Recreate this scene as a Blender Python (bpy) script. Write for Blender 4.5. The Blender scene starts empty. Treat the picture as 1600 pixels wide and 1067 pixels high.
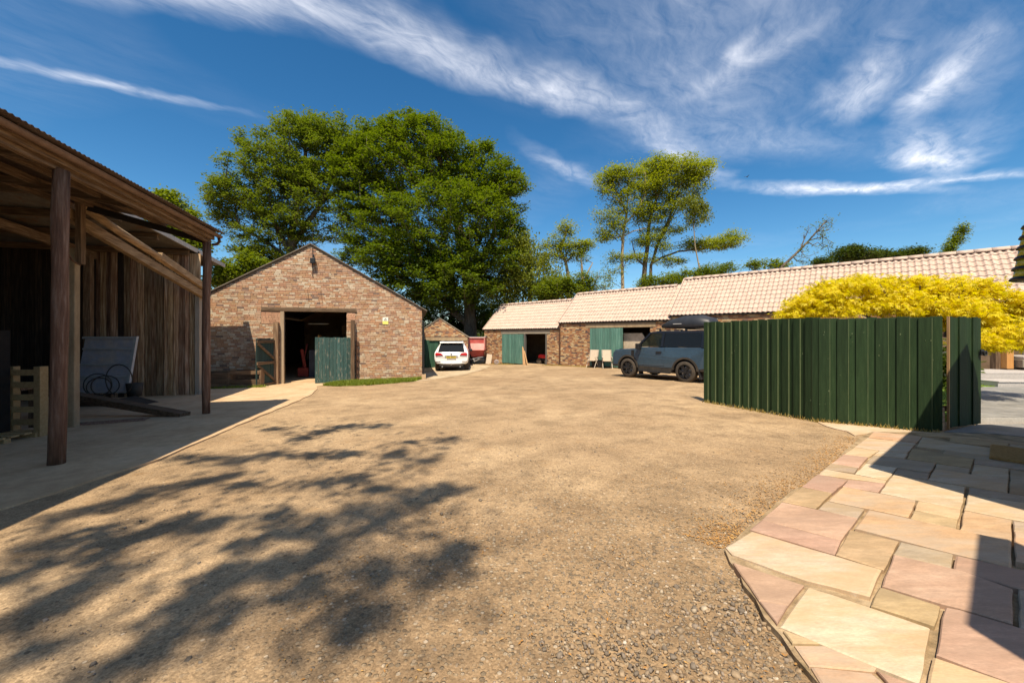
import bpy, bmesh, math, random
import numpy as np
from mathutils import Vector, Matrix, noise as mnoise

# ------------------------------------------------------------------ camera, sky, sun
SC = bpy.context.scene
COL = SC.collection
random.seed(7)
rng = np.random.default_rng(11)
R = math.radians

cam_d = bpy.data.cameras.new("camera")
cam_d.sensor_width = 36.0
cam_d.lens = 14.0
cam_d.shift_y = -0.0047
cam_d.clip_end = 3000.0
cam_d.clip_start = 0.05
cam = bpy.data.objects.new("camera", cam_d)
cam.location = (0, 0, 1.5)
cam.rotation_euler = (R(90), 0, 0)
COL.objects.link(cam)
SC.camera = cam

LDIR = Vector((0.06, 0.54, -1.0)).normalized()
SUN_EL = math.asin(-LDIR.z)
sun_d = bpy.data.lights.new("sun", 'SUN')
sun_d.energy = 4.8
sun_d.angle = R(0.53)
sun_d.color = (1.0, 0.875, 0.69)
sun = bpy.data.objects.new("sun", sun_d)
sun.rotation_euler = LDIR.to_track_quat('-Z', 'Y').to_euler()
sun.location = (0, -10, 30)
COL.objects.link(sun)

SC.view_settings.view_transform = 'Standard'
SC.view_settings.look = 'None'
SC.view_settings.exposure = 0.60
SC.view_settings.gamma = 1.0

world = bpy.data.worlds.new("World")
SC.world = world
world.use_nodes = True
wn, wl = world.node_tree.nodes, world.node_tree.links
wn.clear()

def sky_nodes():
    out = wn.new('ShaderNodeOutputWorld')
    bg = wn.new('ShaderNodeBackground')
    bg.inputs['Strength'].default_value = 0.095
    sky = wn.new('ShaderNodeTexSky')
    sky.sky_type = 'NISHITA'
    sky.sun_disc = False
    sky.sun_elevation = SUN_EL
    sky.sun_rotation = R(180)
    sky.altitude = 100
    sky.air_density = 1.0
    sky.dust_density = 0.25
    sky.ozone_density = 3.0
    hs = wn.new('ShaderNodeHueSaturation')
    hs.inputs['Saturation'].default_value = 1.28
    hs.inputs['Hue'].default_value = 0.491
    hs.inputs['Value'].default_value = 1.0
    wl.new(sky.outputs[0], hs.inputs['Color'])
    gam = wn.new('ShaderNodeGamma')
    gam.inputs[1].default_value = 1.12
    def scl(src, k):
        s = wn.new('ShaderNodeVectorMath'); s.operation = 'SCALE'; wl.new(src, s.inputs[0]); s.inputs['Scale'].default_value = k; return s.outputs[0]
    wl.new(scl(hs.outputs[0], .16), gam.inputs[0])
    sky_col = scl(gam.outputs[0], 1 / .16)
    # cirrus, laid out on a flat cloud deck: p = dir.xy / dir.z
    tc = wn.new('ShaderNodeTexCoord')
    sep = wn.new('ShaderNodeSeparateXYZ')
    wl.new(tc.outputs['Generated'], sep.inputs[0])
    def mth(op, a, b=None, clamp=False):
        n = wn.new('ShaderNodeMath'); n.operation = op; n.use_clamp = clamp
        for i, v in enumerate((a, b)):
            if v is None: continue
            if isinstance(v, (int, float)): n.inputs[i].default_value = v
            else: wl.new(v, n.inputs[i])
        return n.outputs[0]
    z = mth('MAXIMUM', sep.outputs[2], 0.04)
    px, py = mth('DIVIDE', sep.outputs[0], z), mth('DIVIDE', sep.outputs[1], z)
    cmb = wn.new('ShaderNodeCombineXYZ')
    wl.new(px, cmb.inputs[0]); wl.new(py, cmb.inputs[1])
    P0 = cmb.outputs[0]
    def noise(vec, scale, detail=6, rough=.55, dist=0.0):
        n = wn.new('ShaderNodeTexNoise')
        n.inputs['Scale'].default_value = scale
        n.inputs['Detail'].default_value = detail
        n.inputs['Roughness'].default_value = rough
        n.inputs['Distortion'].default_value = dist
        wl.new(vec, n.inputs['Vector'])
        return n
    def warp(vec, scale, amt, detail=3):
        n = noise(vec, scale, detail)
        s = wn.new('ShaderNodeVectorMath'); s.operation = 'SUBTRACT'
        wl.new(n.outputs['Color'], s.inputs[0]); s.inputs[1].default_value = (.5, .5, .5)
        m = wn.new('ShaderNodeVectorMath'); m.operation = 'MULTIPLY'
        wl.new(s.outputs[0], m.inputs[0]); m.inputs[1].default_value = (amt, amt, 0)
        a = wn.new('ShaderNodeVectorMath'); a.operation = 'ADD'
        wl.new(vec, a.inputs[0]); wl.new(m.outputs[0], a.inputs[1])
        return a.outputs[0]
    PW = warp(warp(P0, 1.6, 0.34), 6.0, 0.10)
    def mapped(vec, loc, ang, scl):
        m = wn.new('ShaderNodeMapping'); m.vector_type = 'TEXTURE'
        m.inputs['Location'].default_value = (loc[0], loc[1], 0)
        m.inputs['Rotation'].default_value = (0, 0, ang)
        m.inputs['Scale'].default_value = (scl[0], scl[1], 1)
        wl.new(vec, m.inputs['Vector'])
        return m.outputs[0]
    # streaks: end a, end b, half width, strength
    ST = [((-1.9, .80), (-.1, 1.38), .17, 1.15), ((-.75, 1.12), (.85, 2.0), .14, 1.0), ((.2, 1.25), (1.3, 1.95), .42, .36),
          ((.62, 1.93), (1.42, 2.66), .11, 1.0), ((1.36, 2.68), (3.1, 2.72), .14, 1.35), ((2.1, 2.78), (3.6, 2.25), .10, .9),
          ((1.25, 1.38), (1.55, 1.82), .13, .95), ((1.50, 1.22), (1.86, 1.95), .10, .8), ((1.84, 1.90), (2.75, 2.47), .14, 1.1), ((1.5, 1.35), (1.95, 1.75), .20, .45), ((2.1, 1.8), (2.7, 2.5), .20, .5),
          ((-2.1, 1.36), (-1.15, 1.86), .05, .75), ((.02, 2.0), (.62, 2.72), .09, .6), ((1.0, 1.25), (.75, 1.75), .09, .5),
          ((-.2, .95), (1.6, 1.3), .28, .32), ((2.6, 1.3), (3.6, 1.9), .26, .36), ((.80, 1.32), (.84, 1.52), .05, .6), ((-2.6, 1.0), (-1.7, 1.2), .07, .5), ((.5, 2.0), (2.2, 2.2), .26, .28), ((-2.5, -.8), (2.5, -.8), 1.3, .7)]  # last streak: unseen cloud added overhead to whiten the fill light
    tot = None
    for a, b, w, s in ST:
        c = ((a[0] + b[0]) / 2, (a[1] + b[1]) / 2)
        L = math.hypot(b[0] - a[0], b[1] - a[1]) / 2 + w
        v = mapped(PW, c, math.atan2(b[1] - a[1], b[0] - a[0]), (L, w * 1.25))
        g = wn.new('ShaderNodeTexGradient'); g.gradient_type = 'QUADRATIC_SPHERE'
        wl.new(v, g.inputs[0])
        t = mth('MULTIPLY', mth('POWER', g.outputs['Fac'], .7), s)
        tot = t if tot is None else mth('ADD', tot, t)
    fib = noise(mapped(warp(P0, 2.2, .35), (0, 0), R(38), (1, .30)), 3.6, 9, .62, .4)
    fine = noise(mapped(warp(P0, 3.0, .2), (0, 0), R(58), (1, .4)), 9.0, 8, .65)
    f = mth('ADD', mth('MULTIPLY', fib.outputs['Fac'], 1.3), mth('MULTIPLY', fine.outputs['Fac'], .7))
    f = mth('SUBTRACT', f, .50)
    far = noise(P0, .55, 3)                      # the same thin cirrus carries on over the rest of the sky
    farm = mth('MULTIPLY', mth('SUBTRACT', far.outputs['Fac'], .50, True), .6)
    dens = mth('MULTIPLY', mth('ADD', tot, farm), f, True)
    dens = mth('MULTIPLY', dens, .96, True)
    mx = wn.new('ShaderNodeMix'); mx.data_type = 'RGBA'
    wl.new(dens, mx.inputs[0])
    wl.new(sky_col, mx.inputs[6])
    mx.inputs[7].default_value = (9.2, 9.2, 9.6, 1)
    wl.new(mx.outputs[2], bg.inputs['Color'])
    wl.new(bg.outputs[0], out.inputs[0])
sky_nodes()

# ------------------------------------------------------------------ helpers
def G(x, y):
    return .05 + .02 * max(-14, min(x, 3)) - .019 * max(-12, min(y, 34))

class MB:
    """collects faces and builds ONE mesh object"""
    def __init__(s): s.v = []; s.f = []
    def add(s, vs, fs):
        o = len(s.v); s.v += [tuple(p) for p in vs]; s.f += [tuple(i + o for i in f) for f in fs]; return s
    def box(s, x0, x1, y0, y1, z0, z1):
        return s.add([(x0, y0, z0), (x1, y0, z0), (x1, y1, z0), (x0, y1, z0), (x0, y0, z1), (x1, y0, z1), (x1, y1, z1), (x0, y1, z1)],
                     [(0, 3, 2, 1), (4, 5, 6, 7), (0, 1, 5, 4), (1, 2, 6, 5), (2, 3, 7, 6), (3, 0, 4, 7)])
    def beam(s, a, b, w, h, up=(0, 0, 1), tw=None, th=None):
        a, b = Vector(a), Vector(b); d = (b - a).normalized(); u = Vector(up)
        r = d.cross(u)
        if r.length < 1e-5: r = d.cross(Vector((0, 1, 0)))
        r.normalize(); u = r.cross(d).normalized()
        tw = w if tw is None else tw; th = h if th is None else th
        vs = []
        for p, ww, hh in ((a, w, h), (b, tw, th)):
            for sx, sz in ((-1, -1), (1, -1), (1, 1), (-1, 1)):
                vs.append(p + r * (sx * ww / 2) + u * (sz * hh / 2))
        return s.add(vs, [(0, 1, 2, 3), (7, 6, 5, 4), (0, 4, 5, 1), (1, 5, 6, 2), (2, 6, 7, 3), (3, 7, 4, 0)])
    def cyl(s, a, b, r0, r1=None, n=10, caps=True):
        r1 = r0 if r1 is None else r1
        return s.tube([a, b], [r0, r1], n, caps)
    def tube(s, pts, rad, n=8, caps=True, jit=0):
        pts = [Vector(p) for p in pts]; rings = []; prev = None; vs = []; fs = []
        for i, p in enumerate(pts):
            d = (pts[min(i + 1, len(pts) - 1)] - pts[max(i - 1, 0)])
            d = d.normalized() if d.length > 1e-9 else Vector((0, 0, 1))
            if prev is None: prev = d.orthogonal().normalized()
            prev = (prev - d * prev.dot(d)); prev = prev.normalized() if prev.length > 1e-6 else d.orthogonal().normalized()
            q = d.cross(prev); r = rad[i] if isinstance(rad, (list, tuple)) else rad
            for k in range(n):
                a = 2 * math.pi * k / n; rr = r * (1 + jit * random.uniform(-1, 1))
                vs.append(p + prev * (math.cos(a) * rr) + q * (math.sin(a) * rr))
        for i in range(len(pts) - 1):
            for k in range(n):
                a, b = i * n + k, i * n + (k + 1) % n
                fs.append((a, b, b + n, a + n))
        if caps:
            fs.append(tuple(range(n - 1, -1, -1))); fs.append(tuple(range((len(pts) - 1) * n, len(pts) * n)))
        return s.add(vs, fs)
    def prism(s, poly, d0, d1, axis='y'):
        """polygon (a,b) in the plane across the axis, extruded from d0 to d1. axis y: (x,z); x: (y,z); z: (x,y)"""
        def P(a, b, d):
            return {'y': (a, d, b), 'x': (d, a, b), 'z': (a, b, d)}[axis]
        n = len(poly)
        vs = [P(a, b, d0) for a, b in poly] + [P(a, b, d1) for a, b in poly]
        fs = [tuple(range(n)), tuple(range(2 * n - 1, n - 1, -1))]
        fs += [(i, i + n, (i + 1) % n + n, (i + 1) % n) for i in range(n)]
        return s.add(vs, fs)
    def ring(s, c, r, w0, w1, n=20, axis='y', rin=None):
        """annulus/disc solid of revolution round axis at c, between offsets w0..w1"""
        vs = []; fs = []
        rin = 0 if rin is None else rin
        for d in (w0, w1):
            for rr in (r, rin):
                for k in range(n):
                    a = 2 * math.pi * k / n; ca, sa = rr * math.cos(a), rr * math.sin(a)
                    o = {'y': (ca, d, sa), 'x': (d, ca, sa), 'z': (ca, sa, d)}[axis]
                    vs.append((c[0] + o[0], c[1] + o[1], c[2] + o[2]))
        for k in range(n):
            j = (k + 1) % n
            fs += [(k, j, 2 * n + j, 2 * n + k), (n + k, 3 * n + k, 3 * n + j, n + j), (k, n + k, n + j, j), (2 * n + k, 2 * n + j, 3 * n + j, 3 * n + k)]
        return s.add(vs, fs)
    def mesh(s, name, mat, smooth=False):
        me = bpy.data.meshes.new(name); me.from_pydata(s.v, [], s.f)
        bm = bmesh.new(); bm.from_mesh(me)
        bmesh.ops.recalc_face_normals(bm, faces=bm.faces); bm.to_mesh(me); bm.free()
        if smooth: me.shade_smooth()
        if mat: me.materials.append(mat)
        me.update(); return me
    def build(s, name, mat, parent=None, smooth=False, bevel=0, loc=None, rot=None, auto=None, **props):
        return link(name, s.mesh(name, mat, smooth), parent, bevel, loc, rot, auto, **props)

def link(name, me, parent=None, bevel=0, loc=None, rot=None, auto=None, **props):
    o = bpy.data.objects.new(name, me); COL.objects.link(o)
    if parent is not None: o.parent = parent
    if loc is not None: o.location = loc
    if rot is not None: o.rotation_euler = rot
    if bevel:
        m = o.modifiers.new("bevel", 'BEVEL'); m.width = bevel; m.segments = 2; m.limit_method = 'ANGLE'; m.angle_limit = R(40)
    for k, v in props.items():
        if v is not None: o[k] = v
    return o

def thing(name, label, cat, loc=(0, 0, 0), rz=0, group=None):
    o = bpy.data.objects.new(name, None); COL.objects.link(o)
    o.location = loc; o.rotation_euler = (0, 0, rz); o.empty_display_size = .2
    o['label'] = label; o['category'] = cat
    if group: o['group'] = group
    return o
def tag(o, label, cat, group=None):
    o['label'] = label; o['category'] = cat
    if group: o['group'] = group
    return o
def np_mesh(name, v, f, mat, smooth=False):
    v = np.asarray(v, np.float32).reshape(-1, 3); f = np.asarray(f, np.int32); k = f.shape[1]
    me = bpy.data.meshes.new(name)
    me.vertices.add(len(v)); me.vertices.foreach_set('co', v.ravel())
    me.loops.add(f.size); me.loops.foreach_set('vertex_index', f.ravel())
    me.polygons.add(len(f)); me.polygons.foreach_set('loop_start', np.arange(0, f.size, k, dtype=np.int32))
    me.update(calc_edges=True); me.validate()
    if smooth: me.shade_smooth()
    me.materials.append(mat); return me

# ------------------------------------------------------------------ materials
def new_mat(name):
    m = bpy.data.materials.new(name); m.use_nodes = True
    n, l = m.node_tree.nodes, m.node_tree.links
    return m, n, l, n['Principled BSDF']
def c4(c): return (c[0], c[1], c[2], 1)

def M(name, cols, scale=6, stretch=(1, 1, 1), rough=.8, bump=.25, bdist=.01, rand=None, rvar=.22, metal=0, spec=.3, detail=7,
      pos=None, wear=None, wear_amt=.5, wear_scale=3, wmix=1.0, grain=.08, coat=0, hvar=0.0, contrast=.22):
    """procedural surface: two noises over a ramp, per-object or per-island value shift, optional wear colour, bump"""
    m, n, l, b = new_mat(name)
    tc = n.new('ShaderNodeTexCoord'); vec = tc.outputs['Object']
    oi = n.new('ShaderNodeObjectInfo')
    rnd = oi.outputs['Random'] if rand == 'obj' else None
    geo = n.new('ShaderNodeNewGeometry')
    if rand == 'isl': rnd = geo.outputs['Random Per Island']
    ad = n.new('ShaderNodeVectorMath'); ad.operation = 'MULTIPLY_ADD'
    if rnd is not None:
        cx = n.new('ShaderNodeCombineXYZ')
        for i in range(3): l.new(rnd, cx.inputs[i])
        l.new(cx.outputs[0], ad.inputs[0])
    ad.inputs[1].default_value = (37.3, 17.7, 53.1); l.new(vec, ad.inputs[2])
    mp = n.new('ShaderNodeMapping'); mp.inputs['Scale'].default_value = stretch; l.new(ad.outputs[0], mp.inputs['Vector'])
    def nz(sc, det=detail, ro=.6):
        t = n.new('ShaderNodeTexNoise'); t.inputs['Scale'].default_value = sc; t.inputs['Detail'].default_value = det
        t.inputs['Roughness'].default_value = ro; l.new(mp.outputs[0], t.inputs['Vector']); return t.outputs['Fac']
    n1, n2, n3 = nz(scale), nz(scale * 5.3), nz(scale * 31, 4)
    rp = n.new('ShaderNodeValToRGB'); els = rp.color_ramp.elements
    k = len(cols); ps = pos or [.5 - contrast + 2 * contrast * i / max(1, k - 1) for i in range(k)]
    while len(els) < k: els.new(.5)
    for i, c in enumerate(cols): els[i].position = ps[i]; els[i].color = c4(c)
    l.new(n1, rp.inputs[0]); col = rp.outputs[0]
    def mixc(kind, fac, a, bb):
        x = n.new('ShaderNodeMix'); x.data_type = 'RGBA'; x.blend_type = kind
        for i, v in ((0, fac), (6, a), (7, bb)):
            if isinstance(v, (int, float)): x.inputs[i].default_value = v
            elif isinstance(v, tuple): x.inputs[i].default_value = c4(v)
            else: l.new(v, x.inputs[i])
        return x.outputs[2]
    def rng_(v, a, b_, c, d):
        x = n.new('ShaderNodeMapRange'); l.new(v, x.inputs[0])
        for i, q in enumerate((a, b_, c, d)): x.inputs[i + 1].default_value = q
        return x.outputs[0]
    hs = n.new('ShaderNodeHueSaturation'); l.new(col, hs.inputs['Color'])
    val = rng_(n2, .3, .7, .86, 1.14)
    m3 = n.new('ShaderNodeMath'); m3.operation = 'MULTIPLY'; l.new(val, m3.inputs[0]); l.new(rng_(n3, .3, .7, 1 - grain, 1 + grain), m3.inputs[1]); val = m3.outputs[0]
    if rnd is not None:
        mm = n.new('ShaderNodeMath'); mm.operation = 'MULTIPLY'; l.new(val, mm.inputs[0]); l.new(rng_(rnd, 0, 1, 1 - rvar, 1 + rvar), mm.inputs[1]); val = mm.outputs[0]
        if hvar:
            wv = n.new('ShaderNodeMath'); wv.operation = 'FRACT'; m7 = n.new('ShaderNodeMath'); m7.operation = 'MULTIPLY'
            l.new(rnd, m7.inputs[0]); m7.inputs[1].default_value = 7.31; l.new(m7.outputs[0], wv.inputs[0])
            l.new(rng_(wv.outputs[0], 0, 1, .5 - hvar, .5 + hvar), hs.inputs['Hue'])
    l.new(val, hs.inputs['Value']); col = hs.outputs[0]
    if wear is not None:
        w = rng_(nz(wear_scale, 9, .7), 1 - wear_amt - .08, 1 - wear_amt + .06, 0, wmix)
        col = mixc('MIX', w, col, wear)
    l.new(col, b.inputs['Base Color'])
    b.inputs['Roughness'].default_value = rough; b.inputs['Metallic'].default_value = metal
    b.inputs['Specular IOR Level'].default_value = spec
    if coat: b.inputs['Coat Weight'].default_value = coat; b.inputs['Coat Roughness'].default_value = .05
    if bump:
        bp = n.new('ShaderNodeBump'); bp.inputs['Strength'].default_value = bump; bp.inputs['Distance'].default_value = bdist
        ma = n.new('ShaderNodeMath'); ma.operation = 'ADD'; l.new(n1, ma.inputs[0]); l.new(n2, ma.inputs[1])
        l.new(ma.outputs[0], bp.inputs['Height']); l.new(bp.outputs[0], b.inputs['Normal'])
    return m

def island_ramp(name, stops, rough=.85, bump=.35, nscale=40, spec=.25, stain=None, by='isl'):
    """each loose piece takes its own colour from the stops; fine noise and broad weathering on top"""
    m, n, l, b = new_mat(name)
    geo = n.new('ShaderNodeNewGeometry'); oi = n.new('ShaderNodeObjectInfo')
    rp = n.new('ShaderNodeValToRGB'); rp.color_ramp.interpolation = 'CONSTANT' if len(stops) > 3 else 'LINEAR'
    els = rp.color_ramp.elements
    while len(els) < len(stops): els.new(.5)
    for i, (p, c) in enumerate(stops): els[i].position = p; els[i].color = c4(c)
    l.new(geo.outputs['Random Per Island'] if by == 'isl' else oi.outputs['Random'], rp.inputs[0])
    tc = n.new('ShaderNodeTexCoord')
    def nz(sc, det=6):
        t = n.new('ShaderNodeTexNoise'); t.inputs['Scale'].default_value = sc; t.inputs['Detail'].default_value = det
        t.inputs['Roughness'].default_value = .65; l.new(tc.outputs['Object'], t.inputs['Vector']); return t.outputs['Fac']
    a = nz(nscale); big = nz(.9, 5)
    def rg(v, a0, a1, c, d):
        x = n.new('ShaderNodeMapRange'); l.new(v, x.inputs[0])
        for i, q in enumerate((a0, a1, c, d)): x.inputs[i + 1].default_value = q
        return x.outputs[0]
    mm = n.new('ShaderNodeMath'); mm.operation = 'MULTIPLY'; l.new(rg(a, .3, .7, .78, 1.2), mm.inputs[0]); l.new(rg(big, .35, .65, .86, 1.12), mm.inputs[1])
    hs = n.new('ShaderNodeHueSaturation'); l.new(rp.outputs[0], hs.inputs['Color']); l.new(mm.outputs[0], hs.inputs['Value'])
    col = hs.outputs[0]
    if stain:
        x = n.new('ShaderNodeMix'); x.data_type = 'RGBA'; l.new(rg(nz(1.7, 8), .56, .70, 0, .65), x.inputs[0]); l.new(col, x.inputs[6]); x.inputs[7].default_value = c4(stain); col = x.outputs[2]
    l.new(col, b.inputs['Base Color']); b.inputs['Roughness'].default_value = rough; b.inputs['Specular IOR Level'].default_value = spec
    if bump:
        bp = n.new('ShaderNodeBump'); bp.inputs['Strength'].default_value = bump; bp.inputs['Distance'].default_value = .006
        l.new(a, bp.inputs['Height']); l.new(bp.outputs[0], b.inputs['Normal'])
    return m

def leaf_mat(name, c0, c1, trans=.38, rough=.5, gloss=.25, hue=.488):
    m, n, l, b = new_mat(name)
    geo = n.new('ShaderNodeNewGeometry')
    rp = n.new('ShaderNodeValToRGB'); e = rp.color_ramp.elements
    e[0].color = c4(c0); e[1].color = c4(c1); e[0].position = .1; e[1].position = .9
    l.new(geo.outputs['Random Per Island'], rp.inputs[0])
    b.inputs['Roughness'].default_value = rough; b.inputs['Specular IOR Level'].default_value = gloss
    l.new(rp.outputs[0], b.inputs['Base Color'])
    tr = n.new('ShaderNodeBsdfTranslucent')
    hs = n.new('ShaderNodeHueSaturation'); hs.inputs['Hue'].default_value = hue; hs.inputs['Saturation'].default_value = 1.1; hs.inputs['Value'].default_value = 1.45
    l.new(rp.outputs[0], hs.inputs['Color']); l.new(hs.outputs[0], tr.inputs['Color'])
    mx = n.new('ShaderNodeMixShader'); mx.inputs[0].default_value = trans
    l.new(b.outputs[0], mx.inputs[1]); l.new(tr.outputs[0], mx.inputs[2]); l.new(mx.outputs[0], n['Material Output'].inputs['Surface'])
    return m

def glass_mat(name, tint, mix=.35):
    m, n, l, b = new_mat(name)
    b.inputs['Base Color'].default_value = c4(tint); b.inputs['Roughness'].default_value = .04; b.inputs['Specular IOR Level'].default_value = .22
    tp = n.new('ShaderNodeBsdfTransparent'); tp.inputs[0].default_value = (.75, .8, .78, 1)
    mx = n.new('ShaderNodeMixShader'); mx.inputs[0].default_value = mix
    l.new(b.outputs[0], mx.inputs[1]); l.new(tp.outputs[0], mx.inputs[2]); l.new(mx.outputs[0], n['Material Output'].inputs['Surface'])
    return m

WOODV = (16, 16, 1.1)
MT = {}
MT['old_wood'] = M('old_wood', [(.085, .048, .026), (.17, .105, .06), (.30, .20, .12)], 2.2, WOODV, .85, .5, .012, 'obj', .28)
MT['old_wood_y'] = M('old_wood_along', [(.06, .034, .02), (.155, .097, .055), (.31, .21, .125)], 2.2, (16, 1.1, 16), .85, .6, .015, 'obj', .3, wear=(.27, .20, .13), wear_amt=.30, wear_scale=.8)
MT['old_wood_x'] = M('old_wood_across', [(.07, .04, .022), (.14, .088, .05), (.26, .175, .105)], 2.2, (1.1, 16, 16), .85, .5, .012, 'obj', .25)
MT['plank_grey'] = M('weathered_plank', [(.10, .045, .022), (.30, .175, .095), (.58, .42, .28)], 2.0, (14, 14, .7), .9, .6, .012, 'obj', .5, hvar=.012)
MT['beam_tan'] = M('tan_beam', [(.17, .105, .055), (.34, .225, .12), (.48, .34, .20)], 2.0, (12, 1.0, 12), .85, .5, .012, 'obj', .2, wear=(.14, .085, .05), wear_amt=.36, wear_scale=.9)
MT['pallet_wood'] = M('pallet_wood', [(.30, .19, .08), (.42, .29, .14)], 2.5, (10, 10, 10), .85, .3, .006, 'obj', .2)
MT['fence_green'] = M('fence_green', [(.014, .031, .011), (.021, .045, .016), (.031, .060, .023)], 2.4, (14, 14, .8), .68, .35, .006, 'obj', .22, spec=.22, wear=(.20, .17, .10), wear_amt=.24, wear_scale=1.6)
MT['fence_edge'] = M('edge_highlight_chip_green', [(.055, .095, .038), (.13, .15, .075)], 3, WOODV, .7, .2)  # paler green for the painted edge highlights and the flaked chips
MT['raw_edge'] = M('raw_timber', [(.36, .20, .085), (.5, .31, .15)], 3, WOODV, .8, .3)
MT['teal'] = M('teal_paint', [(.055, .135, .105), (.085, .19, .15), (.15, .26, .21)], 2.0, (12, 12, .7), .7, .35, .006, 'obj', .2)
MT['teal_old'] = M('peeling_teal_paint', [(.028, .066, .060), (.042, .090, .080), (.058, .105, .094)], 2.0, (7, 7, 2.2), .75, .5, .006, 'obj', .2, wear=(.24, .22, .17), wear_amt=.39, wear_scale=1.6)
MT['teal_dark'] = M('dark_teal_paint', [(.022, .046, .042), (.036, .066, .060)], 2.0, (10, 10, .9), .75, .4, .006, 'obj', .15, wear=(.2, .18, .14), wear_amt=.3, wear_scale=1.2)
MT['garage_green'] = M('garage_green', [(.022, .065, .04), (.042, .105, .062)], 2.0, (12, 12, .7), .6, .35, .006, 'obj', .2)
MT['concrete'] = M('old_concrete', [(.42, .275, .15), (.51, .355, .205), (.57, .415, .255)], 1.3, (1, 1, 1), .9, .4, .01)
MT['conc_post'] = M('concrete_post', [(.26, .18, .10), (.41, .30, .18)], 4, (1, 1, .4), .9, .5, .01)
MT['mortar'] = M('mortar', [(.15, .10, .065), (.25, .175, .11)], 5, (1, 1, 1), .95, .4)
MT['pave_mortar'] = M('paving_mortar', [(.13, .095, .045), (.31, .22, .125), (.45, .345, .215)], 5, (1, 1, 1), .95, .8, .02)
MT['brick'] = island_ramp('old_brick', [(0, (.45, .25, .14)), (.17, (.49, .32, .205)), (.34, (.41, .225, .135)), (.46, (.54, .39, .255)), (.60, (.36, .225, .155)), (.68, (.46, .285, .16)), (.80, (.56, .45, .32)), (.93, (.22, .15, .115)), (.955, (.46, .30, .205))], stain=(.17, .105, .07))
MT['brick_row'] = island_ramp('rubble_brick', [(0, (.42, .215, .095)), (.2, (.49, .31, .16)), (.36, (.31, .15, .085)), (.5, (.52, .37, .2)), (.62, (.40, .20, .10)), (.76, (.20, .125, .09)), (.84, (.55, .42, .25)), (.93, (.12, .085, .075))], stain=(.30, .19, .10))
MT['brick_cottage'] = MT['brick']
MT['tile'] = M('pink_pantile', [(.475, .345, .27), (.55, .415, .33)], 2.2, (1, 1, 1), .75, .15, .004, 'obj', .05, wear=(.42, .30, .20), wear_amt=.36, wear_scale=1.3, wmix=.6)
MT['tile_isl'] = M('pink_pantile_mass', [(.475, .345, .27), (.55, .415, .33)], 2.2, (1, 1, 1), .75, .15, .004, 'isl', .05, wear=(.42, .30, .20), wear_amt=.36, wear_scale=1.3, wmix=.6)
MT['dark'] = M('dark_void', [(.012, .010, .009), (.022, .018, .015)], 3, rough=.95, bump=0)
MT['black'] = M('black_plastic', [(.012, .012, .013), (.018, .018, .019)], 20, rough=.5, bump=.05, spec=.4)
MT['dusty_black'] = M('dusty_black_plastic', [(.025, .023, .02), (.07, .055, .04)], 3, rough=.75, bump=.1)
MT['rubber'] = M('dusty_rubber', [(.035, .03, .025), (.10, .078, .055)], 6, rough=.9, bump=.2)
MT['steel'] = M('galvanised_steel', [(.34, .34, .33), (.46, .45, .43)], 5, rough=.5, bump=.05, metal=.6)
MT['grey_flash'] = M('grey_flashing', [(.38, .36, .34), (.50, .48, .45)], 3, rough=.7, bump=.1)
MT['corr'] = M('rusty_corrugated_sheet', [(.06, .036, .024), (.11, .07, .048), (.15, .115, .085)], 2.5, (1, 1, 1), .75, .2, metal=.1)
MT['corr_grey'] = M('grey_corrugated_sheet', [(.12, .105, .085), (.20, .175, .145)], 2.5, (1, 1, 1), .7, .2, metal=.2, wear=(.16, .09, .05), wear_amt=.4)
MT['white_car'] = M('white_car_paint', [(.78, .77, .75), (.82, .81, .79)], 2, rough=.22, bump=0, coat=.6, spec=.5, grain=0)
MT['blue_car'] = M('blue_grey_car_paint', [(.040, .072, .106), (.048, .084, .122)], 2, rough=.32, bump=0, coat=.45, spec=.5, metal=.25, wear=(.13, .125, .11), wear_amt=.25, wear_scale=1.5, grain=0)
MT['gloss_black'] = M('gloss_black_paint', [(.008, .009, .013), (.012, .013, .017)], 2, rough=.32, bump=0, coat=.1, spec=.4, grain=0)
MT['glass_dark'] = glass_mat('dark_car_glass', (.012, .014, .016), .10)
MT['glass_clear'] = glass_mat('clear_car_glass', (.02, .025, .02), .55)
MT['red_lens'] = M('red_lens', [(.42, .012, .02), (.52, .02, .03)], 5, rough=.2, bump=0, spec=.5, grain=0)
MT['plate_yellow'] = M('yellow_plate', [(.75, .55, .03), (.8, .6, .05)], 4, rough=.4, bump=0, grain=0)
MT['red_paint'] = M('faded_red_paint', [(.42, .05, .045), (.52, .10, .085), (.58, .18, .15)], 2.2, rough=.6, bump=.1, wear=(.22, .07, .04), wear_amt=.3)
MT['pink_faded'] = M('sun_faded_red_paint', [(.60, .22, .19), (.66, .32, .27)], 2.2, rough=.6, bump=.1)
MT['rust'] = M('rust', [(.06, .03, .018), (.13, .062, .034)], 6, rough=.9, bump=.3)
MT['bark'] = M('bark', [(.06, .045, .03), (.13, .10, .07), (.21, .165, .115)], 3, (3, 3, .8), .95, .7, .03)
MT['bark_pale'] = M('pale_bark', [(.20, .15, .09), (.34, .26, .16), (.42, .34, .22)], 3, (3, 3, .8), .95, .6, .02)
MT['leaf_beech'] = leaf_mat('beech_leaf', (.076, .126, .012), (.148, .202, .022), .40, hue=.491)
MT['leaf_olive'] = leaf_mat('olive_leaf', (.090, .136, .014), (.160, .205, .028), .42, hue=.494)
MT['leaf_airy'] = leaf_mat('airy_leaf', (.17, .215, .018), (.28, .31, .04), .48, hue=.494)
MT['leaf_bright'] = leaf_mat('bright_leaf', (.11, .160, .014), (.19, .24, .028), .44)
MT['leaf_birch'] = leaf_mat('birch_leaf', (.13, .165, .018), (.22, .245, .034), .46)
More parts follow.
